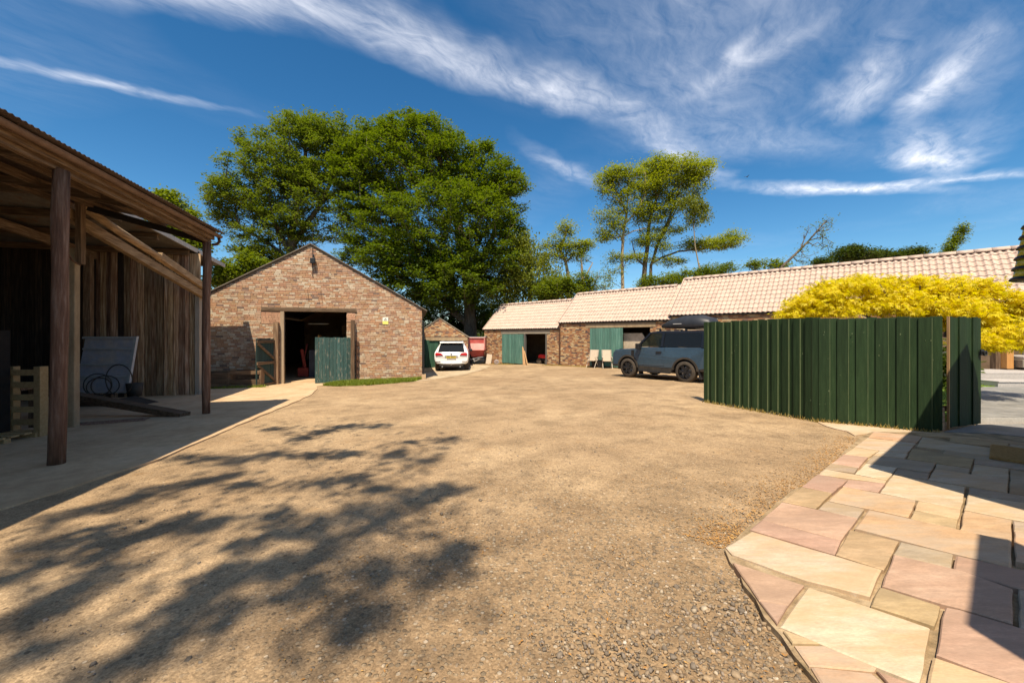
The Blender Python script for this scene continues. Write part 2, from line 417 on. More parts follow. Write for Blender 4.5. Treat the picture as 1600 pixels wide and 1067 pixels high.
MT['leaf_dark'] = leaf_mat('dark_leaf', (.045, .075, .010), (.085, .120, .018), .34)
MT['leaf_gold'] = leaf_mat('golden_maple_leaf', (.63, .485, .012), (.73, .625, .032), .45, hue=.508)
MT['grass'] = leaf_mat('grass_blade', (.14, .195, .018), (.25, .30, .045), .38)
MT['ochre'] = M('ochre_timber', [(.45, .2, .055), (.58, .30, .10)], 3, WOODV, .6, .2)
MT['deck'] = M('grey_decking', [(.36, .33, .30), (.46, .42, .38)], 3, (6, 6, 6), .75, .2, .004, 'obj', .1)
MT['slate'] = M('grey_slate', [(.17, .165, .15), (.235, .225, .205), (.29, .275, .25)], 2.2, (1, 1, 1), .65, .2, .006, 'obj', .12)
MT['pale_joint'] = M('pale_joint', [(.5, .46, .40), (.6, .56, .5)], 5, rough=.9)
MT['mat'] = M('coir', [(.36, .20, .07), (.52, .32, .12)], 30, (1, 1, 1), .95, .9, .01)
MT['rattan'] = M('brown_rattan', [(.20, .165, .12), (.33, .28, .21)], 30, rough=.7, bump=.6)
MT['cushion'] = M('grey_cushion', [(.42, .38, .33), (.5, .46, .4)], 8, rough=.9, bump=.2)
MT['chair_mesh'] = M('beige_sling', [(.44, .35, .25), (.55, .45, .34)], 30, rough=.85, bump=.2)
MT['chair_frame'] = M('pale_frame', [(.50, .42, .32), (.6, .52, .42)], 8, rough=.5, bump=0)
MT['panel_blue'] = M('blue_grey_panel', [(.66, .51, .35), (.42, .41, .45), (.68, .53, .37)], 1.3, rough=.6, bump=.1)
MT['sheet_blue'] = M('blue_sheet', [(.05, .06, .085), (.09, .10, .13)], 2, rough=.5, bump=.3)
MT['blue_barrel'] = M('blue_plastic', [(.05, .12, .30), (.07, .15, .36)], 5, rough=.5, bump=.05)
MT['cream_wall'] = M('cream_plaster', [(.40, .32, .22), (.55, .46, .34)], 2, rough=.95, bump=.3)
MT['grey_wall'] = M('grey_render', [(.085, .09, .10), (.115, .12, .13)], 3, rough=.9, bump=.2)
MT['sign_yellow'] = M('yellow_sign', [(.80, .72, .16), (.85, .78, .22)], 3, rough=.4, bump=0, grain=0)
MT['sign_white'] = M('white_sign', [(.78, .76, .66), (.82, .8, .7)], 3, rough=.4, bump=0, grain=0)
MT['sign_amber'] = M('amber_sign', [(.62, .36, .06), (.7, .42, .08)], 3, rough=.4, bump=0)
MT['yellow_gloss'] = M('glossy_yellow', [(.45, .36, .02), (.62, .52, .05)], 14, (1, 1, .3), .15, 0, spec=.6, contrast=.1)
MT['gutter'] = M('brown_gutter', [(.14, .08, .05), (.24, .15, .10)], 6, rough=.6, bump=.1)
MT['cottage_roof'] = M('cottage_roof_tile', [(.26, .15, .10), (.34, .2, .13)], 4, rough=.85, bump=.3)
MT['dull_red'] = M('dull_red', [(.16, .02, .015), (.28, .04, .025)], 4, rough=.6)
MT['mower_red'] = M('mower_red', [(.5, .02, .02), (.6, .03, .03)], 4, rough=.35, bump=0)
MT['straw_orange'] = island_ramp('dry_litter', [(0, (.42, .2, .05)), (.5, (.32, .17, .06)), (1, (.5, .3, .10))], bump=0)
SLABM = {}
for nm, (a, b_, c) in dict(peach=((.385, .235, .13), (.465, .295, .17), (.52, .36, .225)), pink=((.36, .225, .15), (.43, .275, .19), (.49, .335, .24)),
                       cream=((.43, .325, .215), (.50, .395, .275), (.55, .45, .33)), yellow=((.42, .285, .155), (.485, .345, .195), (.53, .40, .25)),
                       tan=((.33, .225, .12), (.41, .285, .155), (.47, .34, .20)), grey=((.29, .225, .155), (.37, .285, .20), (.43, .345, .25))).items():
    SLABM[nm] = M('sandstone_' + nm, [a, b_, c], 1.5, (1, 3.4, 1), .8, .2, .004, 'obj', .08, contrast=.24, wear={'cream': (.47, .30, .14), 'pink': (.30, .20, .14), 'peach': (.40, .33, .25), 'grey': (.36, .25, .13), 'tan': (.25, .18, .10), 'yellow': (.50, .38, .24)}[nm], wear_amt=.48, wear_scale=1.0, wmix=.55, hvar=.006, grain=.13)
# ground outlines (x, y in metres) of the flags and of the patches of tree shade
SLABS = [('peach',[(5.597,6.161),(5.995,5.827),(5.549,5.461),(5.182,5.786)]),
         ('cream',[(5.128,5.747),(5.519,5.44),(4.876,4.916),(4.512,5.236)]),
         ('yellow',[(4.481,5.21),(4.666,5.065),(4.254,4.759),(4.078,4.887)]),
         ('pink',[(4.056,4.87),(4.242,4.748),(3.794,4.362),(3.629,4.518)]),
         ('grey',[(3.608,4.503),(3.771,4.344),(3.602,4.188),(3.394,4.317)]),
         ('cream',[(4.657,5.046),(4.861,4.893),(4.642,4.706),(4.398,4.842)]),
         ('grey',[(4.375,4.825),(4.798,4.508),(4.379,4.175),(4.037,4.532)]),
         ('cream',[(4.017,4.518),(4.197,4.344),(3.726,3.961),(3.583,4.158)]),
         ('cream',[(3.377,4.304),(3.704,3.943),(3.628,3.877),(3.187,4.13)]),
         ('pink',[(3.17,4.131),(3.336,3.959),(2.911,3.623),(2.758,3.785)]),
         ('tan',[(2.744,3.773),(2.903,3.618),(2.52,3.302),(2.347,3.452)]),
         ('pink',[(3.342,3.959),(3.61,3.856),(3.341,3.636),(3.138,3.778)]),
         ('peach',[(3.13,3.765),(3.477,3.433),(3.087,3.102),(2.743,3.446)]),
         ('grey',[(2.712,3.434),(2.886,3.267),(2.697,3.108),(2.532,3.291)]),
         ('pink',[(2.333,3.44),(2.692,3.106),(2.293,2.775),(1.96,3.118)]),
         ('pink',[(1.947,3.106),(2.282,2.765),(2.1,2.594),(1.769,2.956)]),
         ('cream',[(1.757,2.919),(2.228,2.407),(1.94,2.161),(1.71,2.318),(1.447,2.615),(1.454,2.705)]),
         ('pink',[(1.399,2.519),(1.665,2.274),(1.459,2.108),(1.333,2.148)]),
         ('pink',[(1.332,2.143),(1.452,2.101),(1.312,1.972)]),
         ('cream',[(1.673,2.251),(1.865,2.071),(2.011,1.915),(1.652,1.616),(1.543,1.714),(1.318,1.953)]),
         ('yellow',[(1.306,1.921),(1.418,1.834),(1.297,1.84)]),
         ('peach',[(1.299,1.833),(1.428,1.825),(1.553,1.702),(1.528,1.681),(1.282,1.717)]),
         ('peach',[(1.284,1.707),(1.509,1.67),(1.515,1.589),(1.514,1.494),(1.23,1.501)]),
         ('pink',[(1.539,1.682),(1.635,1.604),(1.514,1.494),(1.516,1.521)]),
         ('yellow',[(1.85,1.745),(2.017,1.604),(2.05,1.483),(1.539,1.494)]),
         ('pink',[(2.25,2.067),(2.293,2.046),(2.418,1.926),(2.521,1.823),(2.107,1.524),(2.027,1.61),(1.88,1.764)]),
         ('pink',[(2.466,2.569),(2.686,2.38),(2.765,2.197),(2.434,1.939),(2.309,2.061),(2.258,2.093),(2.094,2.254)]),
         ('tan',[(2.069,2.242),(2.228,2.072),(2.052,1.935),(1.884,2.089)]),
         ('grey',[(2.659,2.723),(2.831,2.562),(2.66,2.415),(2.471,2.576)]),
         ('pink',[(2.838,2.544),(3.15,2.278),(2.916,2.109),(2.8,2.219),(2.667,2.401)]),
         ('tan',[(2.475,2.916),(2.658,2.737),(2.25,2.409),(2.108,2.591)]),
         ('peach',[(2.906,3.245),(3.411,2.723),(3.013,2.403),(2.692,2.754),(2.536,2.943)]),
         ('yellow',[(3.49,3.424),(3.669,3.259),(3.45,3.081),(3.289,3.249)]),
         ('tan',[(3.272,3.238),(3.441,3.074),(3.244,2.911),(3.092,3.087)]),
         ('cream',[(3.938,4.117),(4.288,3.764),(3.68,3.268),(3.355,3.629)]),
         ('grey',[(4.178,4.315),(4.354,4.152),(4.148,3.969),(3.962,4.135)]),
         ('grey',[(4.786,4.49),(4.972,4.322),(4.749,4.142),(4.567,4.3)]),
         ('cream',[(4.553,4.288),(4.937,3.963),(4.5,3.616),(4.147,3.963)]),
         ('tan',[(5.174,5.148),(5.434,4.686),(5.008,4.345),(4.673,4.708)]),
         ('grey',[(5.434,4.672),(5.765,4.375),(5.559,4.219),(5.219,4.494)]),
         ('cream',[(5.204,4.482),(5.384,4.315),(4.959,3.979),(4.793,4.155)]),
         ('grey',[(5.385,4.3),(5.514,4.176),(4.845,3.67),(4.721,3.776)]),
         ('tan',[(4.707,3.764),(4.827,3.656),(4.623,3.501),(4.508,3.611)]),
         ('grey',[(4.307,3.747),(4.588,3.494),(4.393,3.345),(4.117,3.59)]),
         ('cream',[(4.1,3.579),(4.399,3.338),(3.957,3.003),(3.855,3.068),(3.692,3.247)]),
         ('peach',[(3.675,3.234),(3.839,3.058),(3.418,2.73),(3.273,2.906)]),
         ('grey',[(3.836,3.049),(3.936,2.981),(3.728,2.823),(3.642,2.889)]),
         ('peach',[(3.633,2.881),(3.721,2.819),(3.2,2.423),(3.134,2.478)]),
         ('grey',[(2.805,2.205),(2.879,2.137),(2.503,1.858),(2.43,1.907)]),
         ('cream',[(5.955,5.778),(5.995,5.476),(6.219,5.171),(6.466,4.904),(6.041,4.582),(5.781,4.814),(5.342,5.249)]),
         ('tan',[(6.369,5.778),(6.748,5.412),(6.462,5.19),(6.031,5.497)]),
         ('grey',[(5.504,5.065),(5.776,4.803),(6.014,4.562),(5.787,4.39),(5.545,4.617),(5.306,4.904)]),
         ('tan',[(6.127,6.107),(6.735,5.739),(6.605,5.63),(6.037,5.867)]),
         ('tan',[(6.728,5.723),(7.133,5.384),(6.834,5.158),(6.734,5.398),(6.584,5.6)]),
         ('grey',[(6.717,5.37),(6.8,5.133),(6.543,4.939),(6.466,5.177)])]
BLOBS = [(-0.43,2.65,0.17),(-0.38,2.81,0.113),(-0.79,2.13,0.137),(-0.84,2.04,0.082),(-0.86,2.56,0.115),(-1.32,2.34,0.094),(-1.23,2.46,0.079),(-0.82,3.93,0.215),(-0.58,4.0,0.142),(-0.93,3.62,0.146),(-1.41,3.51,0.169),(-1.04,3.24,0.136),(-1.65,3.21,0.155),(-2.05,3.41,0.164),(-1.38,2.77,0.142),(-1.56,2.69,0.108),(-1.85,2.55,0.131),(-1.86,2.36,0.095),(-1.79,2.14,0.124),(-1.77,1.92,0.111),(-1.83,1.81,0.104),(-1.54,2.13,0.062),(-2.7,2.58,0.125),(-2.68,2.38,0.115),(-2.68,2.16,0.104),(-2.97,2.96,0.171),(-3.39,3.12,0.181),(-3.6,2.98,0.144),(-2.92,3.16,0.142),(-2.83,3.38,0.163),(-2.53,3.31,0.138),(-4.01,3.56,0.16),(-3.78,3.76,0.169),(-3.78,4.09,0.171),(-3.5,4.35,0.168),(-3.29,4.55,0.161),(-2.85,4.22,0.149),(-3.59,5.2,0.167),(-4.08,5.29,0.153),(-4.52,5.41,0.156),(-3.3,5.48,0.158),(-2.71,5.43,0.157),(-2.35,5.41,0.174),(-3.4,6.42,0.144),(-3.32,6.88,0.155),(-3.09,7.39,0.166),(-2.42,7.33,0.165),(-1.57,5.29,0.153),(-1.74,4.41,0.128),(-2.02,4.33,0.111),(-1.37,4.04,0.104),(-4.36,7.23,0.163),(-1.05,5.02,0.113),(-0.95,6.21,0.09),(-1.56,6.05,0.088),(-3.26,2.6,0.126),(-2.35,1.97,0.082),(-1.96,2.97,0.114),(-1.35,2.99,0.125)]
LAWN = [(7.3, 7.2), (8.0, 7.1), (13.0, 11.02), (13.4, 11.05), (15.9, 13.1), (9, 13.5)]
# ------------------------------------------------------------------ ground
def ground_mat():
    m, n, l, b = new_mat('gravel_yard')
    tc = n.new('ShaderNodeTexCoord'); V = tc.outputs['Object']
    def nz(sc, det=8, ro=.6, dist=0, vec=V):
        t = n.new('ShaderNodeTexNoise'); t.inputs['Scale'].default_value = sc; t.inputs['Detail'].default_value = det
        t.inputs['Roughness'].default_value = ro; t.inputs['Distortion'].default_value = dist; l.new(vec, t.inputs['Vector']); return t.outputs['Fac']
    def vor(sc):
        t = n.new('ShaderNodeTexVoronoi'); t.inputs['Scale'].default_value = sc; l.new(V, t.inputs['Vector']); return t
    def rg(v, a, b_, c, d):
        x = n.new('ShaderNodeMapRange'); l.new(v, x.inputs[0])
        for i, q in enumerate((a, b_, c, d)): x.inputs[i + 1].default_value = q
        return x.outputs[0]
    def mix(kind, fac, a, c):
        x = n.new('ShaderNodeMix'); x.data_type = 'RGBA'; x.blend_type = kind
        for i, v in ((0, fac), (6, a), (7, c)):
            if isinstance(v, (int, float)): x.inputs[i].default_value = v
            elif isinstance(v, tuple): x.inputs[i].default_value = c4(v)
            else: l.new(v, x.inputs[i])
        return x.outputs[2]
    def mth(op, a, c, cl=False):
        x = n.new('ShaderNodeMath'); x.operation = op; x.use_clamp = cl
        for i, v in ((0, a), (1, c)):
            if isinstance(v, (int, float)): x.inputs[i].default_value = v
            else: l.new(v, x.inputs[i])
        return x.outputs[0]
    big, mid, fine, grit = nz(.35, 6), nz(1.6, 8, .65), nz(14, 8, .7), nz(60, 6, .7)
    col = mix('MIX', rg(big, .35, .65, 0, 1), (.335, .226, .128), (.485, .345, .202))
    col = mix('MIX', rg(mid, .40, .64, 0, .75), col, (.26, .18, .105))
    # coarse stony patch by the corner of the paving and the walked centre
    mp = n.new('ShaderNodeMapping'); mp.vector_type = 'TEXTURE'; mp.inputs['Location'].default_value = (.9, 1.6, 0); mp.inputs['Scale'].default_value = (3.0, 3.6, 50)
    l.new(V, mp.inputs['Vector']); gr = n.new('ShaderNodeTexGradient'); gr.gradient_type = 'SPHERICAL'; l.new(mp.outputs[0], gr.inputs[0])
    stony = mth('MULTIPLY', mth('ADD', gr.outputs['Fac'], rg(mid, .3, .7, -.25, .25), True), 1.7, True)
    col = mix('MULTIPLY', mth('MULTIPLY', stony, .85), col, (.76, .73, .70))
    v1, v2 = vor(38), vor(95)
    st = n.new('ShaderNodeSeparateColor'); l.new(v1.outputs['Color'], st.inputs[0])
    rpp = n.new('ShaderNodeValToRGB'); e = rpp.color_ramp.elements; e.new(.5); e.new(.8)
    for i, (p, c) in enumerate(((0, (.15, .12, .085)), (.45, (.27, .205, .13)), (.8, (.36, .28, .185)), (1, (.52, .43, .32)))): e[i].position = p; e[i].color = c4(c)
    l.new(st.outputs[0], rpp.inputs[0])
    stone_here = mth('MULTIPLY', rg(v1.outputs['Distance'], .38, .52, 1, 0), rg(st.outputs[1], .25, .7, 0, 1))
    col = mix('MIX', mth('MULTIPLY', stone_here, rg(stony, 0, 1, .10, .9)), col, rpp.outputs[0])
    s2 = n.new('ShaderNodeSeparateColor'); l.new(v2.outputs['Color'], s2.inputs[0])
    col = mix('MULTIPLY', 1.0, col, rg(s2.outputs[0], 0, 1, .74, 1.2))
    col = mix('MULTIPLY', .9, col, rg(grit, .3, .7, .78, 1.2))
    col = mix('MULTIPLY', 1.0, col, rg(fine, .3, .7, .82, 1.16))
    col = mix('MIX', mth('MULTIPLY', rg(nz(2.4, 9, .72), .58, .74, 0, .55), 1.0), col, (.36, .205, .08))
    col = mix('MIX', rg(nz(.9, 9, .75, .6), .56, .76, 0, .55), col, (.18, .125, .075))
    v3 = vor(17); s3 = n.new('ShaderNodeSeparateColor'); l.new(v3.outputs['Color'], s3.inputs[0])
    spot = mth('MULTIPLY', rg(v3.outputs['Distance'], .16, .26, 1, 0), rg(s3.outputs[0], .62, .70, 0, 1))
    col = mix('MIX', mth('MULTIPLY', spot, .8), col, (.12, .085, .055))
    spot2 = mth('MULTIPLY', rg(v3.outputs['Distance'], .12, .2, 1, 0), rg(s3.outputs[1], .92, .95, 0, 1))
    col = mix('MIX', mth('MULTIPLY', spot2, .8), col, (.60, .48, .34))
    l.new(col, b.inputs['Base Color']); b.inputs['Roughness'].default_value = .95; b.inputs['Specular IOR Level'].default_value = .12
    h = mth('ADD', mth('MULTIPLY', stone_here, rg(stony, 0, 1, .2, 1.2)), mth('MULTIPLY', fine, .35))
    h = mth('ADD', h, mth('MULTIPLY', grit, .5)); h = mth('ADD', h, mth('MULTIPLY', rg(v2.outputs['Distance'], 0, .5, 1, 0), .25))
    bp = n.new('ShaderNodeBump'); bp.inputs['Strength'].default_value = .75; bp.inputs['Distance'].default_value = .010
    l.new(h, bp.inputs['Height']); l.new(bp.outputs[0], b.inputs['Normal'])
    return m
MT['ground'] = ground_mat()

def axis(lo, hi, step, far):
    a = list(np.arange(lo, hi, step)); s = step; x = lo
    while x > -far: s *= 1.35; x -= s; a.insert(0, x)
    s = step; x = hi
    while x < far: s *= 1.35; x += s; a.append(x)
    return np.array(a)
gx, gy = axis(-9, 6, .13, 1500), axis(.2, 15, .13, 1500)
GX, GY = np.meshgrid(gx, gy)
GZ = .05 + .02 * np.clip(GX, -14, 3) - .019 * np.clip(GY, -12, 34)
und = (np.sin(GX * 2.3 + np.sin(GY * 1.7)) * np.sin(GY * 1.9 + 1.3) * .006 + np.sin(GX * 5.1 + 2 * np.sin(GY * 3.3)) * np.cos(GY * 4.7) * .004)
und *= np.clip((15 - GY) / 3, 0, 1) * np.clip((4.6 - GX), 0, 1) * np.clip((GX + 8), 0, 1)
GZ = GZ + und
nx, ny = len(gx), len(gy)
idx = np.arange(nx * ny).reshape(ny, nx)
quads = np.stack([idx[:-1, :-1], idx[:-1, 1:], idx[1:, 1:], idx[1:, :-1]], -1).reshape(-1, 4)
link('ground', np_mesh('ground', np.stack([GX, GY, GZ], -1), quads, MT['ground'], True), kind='structure')

def flat(poly, z0, z1):
    """polygon on the sloping ground, from z0 to z1 above it"""
    mb = MB(); n = len(poly)
    vs = [(x, y, G(x, y) + z0) for x, y in poly] + [(x, y, G(x, y) + z1) for x, y in poly]
    return mb.add(vs, [tuple(range(n - 1, -1, -1)), tuple(range(n, 2 * n))] + [(i, (i + 1) % n, (i + 1) % n + n, i + n) for i in range(n)])

# concrete apron in front of the open shed and the brick barn (ragged kerb line)
def ragged(pts, step=.22, amp=.02, close=False):
    out = []
    for a, b in zip(pts, pts[1:]):
        L = math.hypot(b[0] - a[0], b[1] - a[1]); k = max(1, int(L / step))
        for i in range(k):
            t = i / k; out.append((a[0] + (b[0] - a[0]) * t + random.uniform(-amp, amp), a[1] + (b[1] - a[1]) * t + random.uniform(-amp, amp)))
    out.append(pts[-1]); return out
pad_edge = ragged([(-4.2, -6), (-4.75, 3.0), (-4.72, 4.4), (-4.70, 5.3), (-4.95, 6.6), (-5.35, 8.2), (-5.75, 10.4), (-6.3, 12.6), (-6.9, 14.2), (-7.3, 14.9), (-6.95, 16.1)], .3, .03)
pad_poly = pad_edge + [(-6.9, 22.0), (-18, 20.0), (-16, 4), (-14, -6)]
flat(pad_poly, -.10, .022).build('concrete_pad', MT['concrete'], kind='structure')
flat(ragged([(-6.85, 14.95), (-5.3, 15.2), (-3.6, 16.7), (-2.4, 19.2), (-1.6, 24.0), (-1.4, 27.0)], .4, .06) + [(-3.0, 30), (-7, 30), (-6.5, 18)], -.1, .012).build('forecourt', M('worn_concrete', [(.36, .27, .165), (.47, .365, .235), (.54, .43, .29)], .9, rough=.92, bump=.4, bdist=.012, wear=(.27, .19, .11), wear_amt=.42, wear_scale=.8), kind='structure')

# ------------------------------------------------------------------ sandstone paving: each flag is a part
PAVE_BASE = [(1.235, 1.50), (1.30, 2.05), (1.40, 2.55), (1.455, 2.72), (1.80, 3.02), (2.62, 3.72), (3.45, 4.29), (4.2, 5.04), (5.14, 5.86), (5.62, 6.2), (6.62, 6.16), (7.3, 6.02), (7.75, 5.55), (9.2, 4.0), (9.2, -2), (1.2, -2)]
pav = flat(ragged(PAVE_BASE[:12], .12, .012) + PAVE_BASE[12:], -.08, .030).build('paving', MT['pave_mortar'], kind='structure')
for kind_, poly in SLABS:
    cx = sum(p[0] for p in poly) / len(poly); cy = sum(p[1] for p in poly) / len(poly)
    mb = MB(); pts = []
    tilt = (random.uniform(-.004, .004), random.uniform(-.004, .004)); lift = random.uniform(-.002, .003)
    loop = []
    for i in range(len(poly)):
        a, b = poly[i], poly[(i + 1) % len(poly)]
        L = math.hypot(b[0] - a[0], b[1] - a[1]); k = max(1, int(L / .10))
        for q in range(k):
            t = q / k; j = .0035 if q else .002
            loop.append((a[0] + (b[0] - a[0]) * t + random.uniform(-j, j), a[1] + (b[1] - a[1]) * t + random.uniform(-j, j)))
    Rm = min(math.hypot(p[0] - cx, p[1] - cy) for p in loop); ex = 1 + .0012 / max(.12, Rm)
    loop = [(cx + (p[0] - cx) * ex, cy + (p[1] - cy) * ex) for p in loop]
    n = len(loop); zf = lambda x, y: .045 + lift + tilt[0] * (x - cx) + tilt[1] * (y - cy)
    sh = lambda p, s: (cx + (p[0] - cx) * s, cy + (p[1] - cy) * s)
    R0 = min(math.hypot(p[0] - cx, p[1] - cy) for p in loop); s1 = 1 - .006 / max(R0, .05)
    vs = [(x - cx, y - cy, G(x, y) - .0 - G(cx, cy)) for x, y in loop]
    vs += [(x - cx, y - cy, G(x, y) + zf(x, y) - .006 - G(cx, cy)) for x, y in loop]
    vs += [(sh(p, s1)[0] - cx, sh(p, s1)[1] - cy, G(*sh(p, s1)) + zf(*sh(p, s1)) - G(cx, cy)) for p in loop]
    mb.add(vs, [(i, (i + 1) % n, n + (i + 1) % n, n + i) for i in range(n)] + [(n + i, n + (i + 1) % n, 2 * n + (i + 1) % n, 2 * n + i) for i in range(n)] + [tuple(range(2 * n, 3 * n))])
    mb.build('paving_slab', SLABM[kind_], pav, loc=(cx, cy, G(cx, cy)))

# the paving carries on past the traced flags, up to the cottage wall
def inside(x, y, P):
    c = False; j = len(P) - 1
    for i in range(len(P)):
        if (P[i][1] > y) != (P[j][1] > y) and x < (P[j][0] - P[i][0]) * (y - P[i][1]) / (P[j][1] - P[i][1]) + P[i][0]: c = not c
        j = i
    return c
ua, va = Vector((.775, .632)), Vector((.632, -.775))
for iu in range(-6, 16):
    for iv in range(-3, 12):
        c0 = Vector((2.0, 1.0)) + ua * (iu * .60) + va * (iv * .42 + (.21 if iu % 2 else 0))
        q = [c0 + ua * (a * .285) + va * (b * .195) for a, b in ((-1, -1), (1, -1), (1, 1), (-1, 1))]
        if any(p.y > .1 and p.x / p.y < 1.30 for p in q) or any(not inside(p.x, p.y, PAVE_BASE) for p in q): continue
        if any(inside(p.x, p.y, s_[1]) for p in q + [c0] for s_ in SLABS) or any(inside(s0[0], s0[1], [tuple(p) for p in q]) for s_ in SLABS for s0 in s_[1]): continue
        mb = MB(); zc = G(c0.x, c0.y)
        vs = [(p.x - c0.x, p.y - c0.y, G(p.x, p.y) - zc) for p in q] + [(p.x - c0.x, p.y - c0.y, G(p.x, p.y) - zc + .045) for p in q]
        mb.add(vs, [(4, 5, 6, 7), (0, 1, 5, 4), (1, 2, 6, 5), (2, 3, 7, 6), (3, 0, 4, 7)]).build('paving_slab', SLABM[random.choice(('pink', 'peach', 'cream', 'tan', 'grey'))], pav, loc=(c0.x, c0.y, zc))
# pale concrete strip along the foot of the garden fence
flat(ragged([(5.16, 6.0), (5.30, 6.30), (5.28, 6.7), (5.55, 7.3)], .15, .03) + [(5.72, 7.15), (6.75, 6.35), (6.6, 6.17), (5.65, 6.2)], -.05, .014).build('fence_footing', SLABM['cream'], kind='structure')
# slate step and path through the gate
st_ = flat([(6.70, 6.18), (7.85, 6.72), (9.9, 6.83), (10.4, 5.0), (7.78, 5.56), (7.33, 6.04)], -.05, .036).build('slate_step', MT['slate'], kind='structure')
PZ = .10
MT['path_joint'] = M('path_joint', [(.40, .38, .34), (.48, .46, .42)], 5, rough=.9)
sp = MB().prism([(8.02, 6.87), (13.0, 11.0), (19, 11.0), (14, 6.87)], -.05, PZ, 'z').build('slate_path', MT['path_joint'], kind='structure')
row = 0
y = 6.88
while y < 10.9:
    hgt = min(random.choice((.42, .42, .5)), 11.0 - y)
    xl = 8.06 + (y - 6.87) * 1.2058; x = xl + (row % 2) * .02
    while x < xl + 4.6:
        w = random.choice((.8, 1.0, 1.2))
        MB().box(-w / 2 + .008, w / 2 - .008, -hgt / 2 + .008, hgt / 2 - .008, -.03, .016).build('slate_slab', MT['slate'], sp, loc=(x + w / 2, y + hgt / 2, PZ), bevel=.003)
        x += w
    y += hgt; row += 1
lawn = MB().prism(LAWN, -.05, .112, 'z').build('lawn', M('lawn_turf', [(.11, .19, .02), (.17, .27, .04)], 20, bump=.6, rough=.95), kind='structure')

# ------------------------------------------------------------------ brick laying
BL, BH, JT = .215, .065, .011
def brickwork(x0, x1, ztop, zbase, holes=(), proud=.006, rough=0.0, hd=True, cut=None, seed=1):
    """bricks on the plane y=0 facing -y. ztop(x): wall top. holes: (xa, xb, za, zb). One mesh."""
    rr = random.Random(seed); mb = MB(); z = zbase; c = 0
    zmax = max(ztop(x0), ztop(x1), ztop((x0 + x1) / 2)) if cut is None else cut
    while z < zmax:
        head = hd and c % 4 == 3
        bl = .1025 if head else BL
        x = x0 - rr.uniform(0, bl) ; zz = z + (rr.uniform(-.004, .004) if rough else 0)
        while x < x1:
            w = bl * (1 + (rr.uniform(-.12, .1) if rough else rr.uniform(-.02, .02)))
            a, b_ = max(x, x0), min(x + w, x1)
            x += w + JT
            if b_ - a < .03: continue
            segs = [(a, b_)]
            for ha, hb, za, zb in holes:
                if zz + BH > za and zz < zb:
                    ns = []
                    for s0, s1 in segs:
                        if s1 <= ha or s0 >= hb: ns.append((s0, s1)); continue
                        if s0 < ha - .03: ns.append((s0, ha))
                        if s1 > hb + .03: ns.append((hb, s1))
                    segs = ns
            for s0, s1 in segs:
                t0, t1 = zz, zz + BH + (rr.uniform(-.006, .004) if rough else 0)
                m0, m1 = ztop(s0), ztop(s1)
                if min(m0, m1) <= t0 + .01: continue
                u0, u1 = min(t1, m0), min(t1, m1)
                p = -proud - rr.uniform(0, .006 + rough)
                o = len(mb.v)
                j = lambda: rr.uniform(-.0025, .0025)
                mb.v += [(s0 + j(), p, t0 + j()), (s1 + j(), p + j(), t0 + j()), (s1 + j(), p + j(), u1 + j()), (s0 + j(), p, u0 + j()),
                         (s0, .01, t0), (s1, .01, t0), (s1, .01, u1), (s0, .01, u0)]
                mb.f += [tuple(i + o for i in f) for f in ((0, 1, 2, 3), (0, 4, 5, 1), (1, 5, 6, 2), (2, 6, 7, 3), (3, 7, 4, 0))]
        z += BH + JT; c += 1
    return mb

# ------------------------------------------------------------------ main brick barn
BA = R(14.06)
barn = thing('brick_barn', 'large brick barn with a plain gable, open doorway and timber lintel', 'barn', (-8.18, 16.42, -.43), BA)
bz = .43
EZ, AZ, HW = 2.72 + bz, 5.27 + bz, 4.45
top = lambda x: AZ - abs(x + .1) * (AZ - EZ) / HW
BX0, BX1 = -4.5, 4.36
DX0, DX1, DZ = -1.2, 1.27, 2.96
def gable_core(x0, x1, dx0, dx1, dz, topf, apex, zb, th):
    mb = MB()
    for a, b in ((x0, dx0), (dx1, x1)):
        mb.prism([(a, zb), (b, zb), (b, dz), (a, dz)], 0, th)
    mb.prism([(x0, dz), (x1, dz), (x1, topf(x1)), (apex, topf(apex)), (x0, topf(x0))], 0, th)
    return mb
gable_core(BX0, BX1, DX0, DX1, DZ, top, -.1, -.5, .32).build('wall', MT['mortar'], barn)
brickwork(BX0, BX1, lambda x: top(x) - .02, -.30, [(DX0, DX1, -1, DZ + .1), (-1.93, 1.66, 2.93, 3.10), (-1.93, DX0, 2.45, 2.93), (DX1, 1.62, 2.55, 2.93)], .006, .002, cut=AZ, seed=3).build('brickwork', MT['brick'], barn, kind='stuff')
pink_br = island_ramp('new_pink_brick', [(0, (.50, .28, .17)), (.5, (.54, .32, .2)), (1, (.47, .25, .15))])
brickwork(-1.92, DX0, lambda x: 2.94, 2.46, seed=5).build('patch_brickwork', pink_br, barn, kind='stuff', label='paler pink brick patch beside the lintel')
brickwork(DX1, 1.61, lambda x: 2.94, 2.56, seed=6).build('patch_brickwork', pink_br, barn, kind='stuff', label='paler pink brick patch beside the lintel')
L_ = 16.0
MB().box(BX0, BX0 + .32, .34, L_, -.5, EZ - .05).box(BX1 - .32, BX1, .34, L_, -.5, EZ - .05).build('side_wall', MT['mortar'], barn)
MB().prism([(BX0, -.5), (BX1, -.5), (BX1, top(BX1)), (-.1, AZ), (BX0, top(BX0))], L_ + .01, L_ + .3).build('back_wall', MT['brick'], barn)
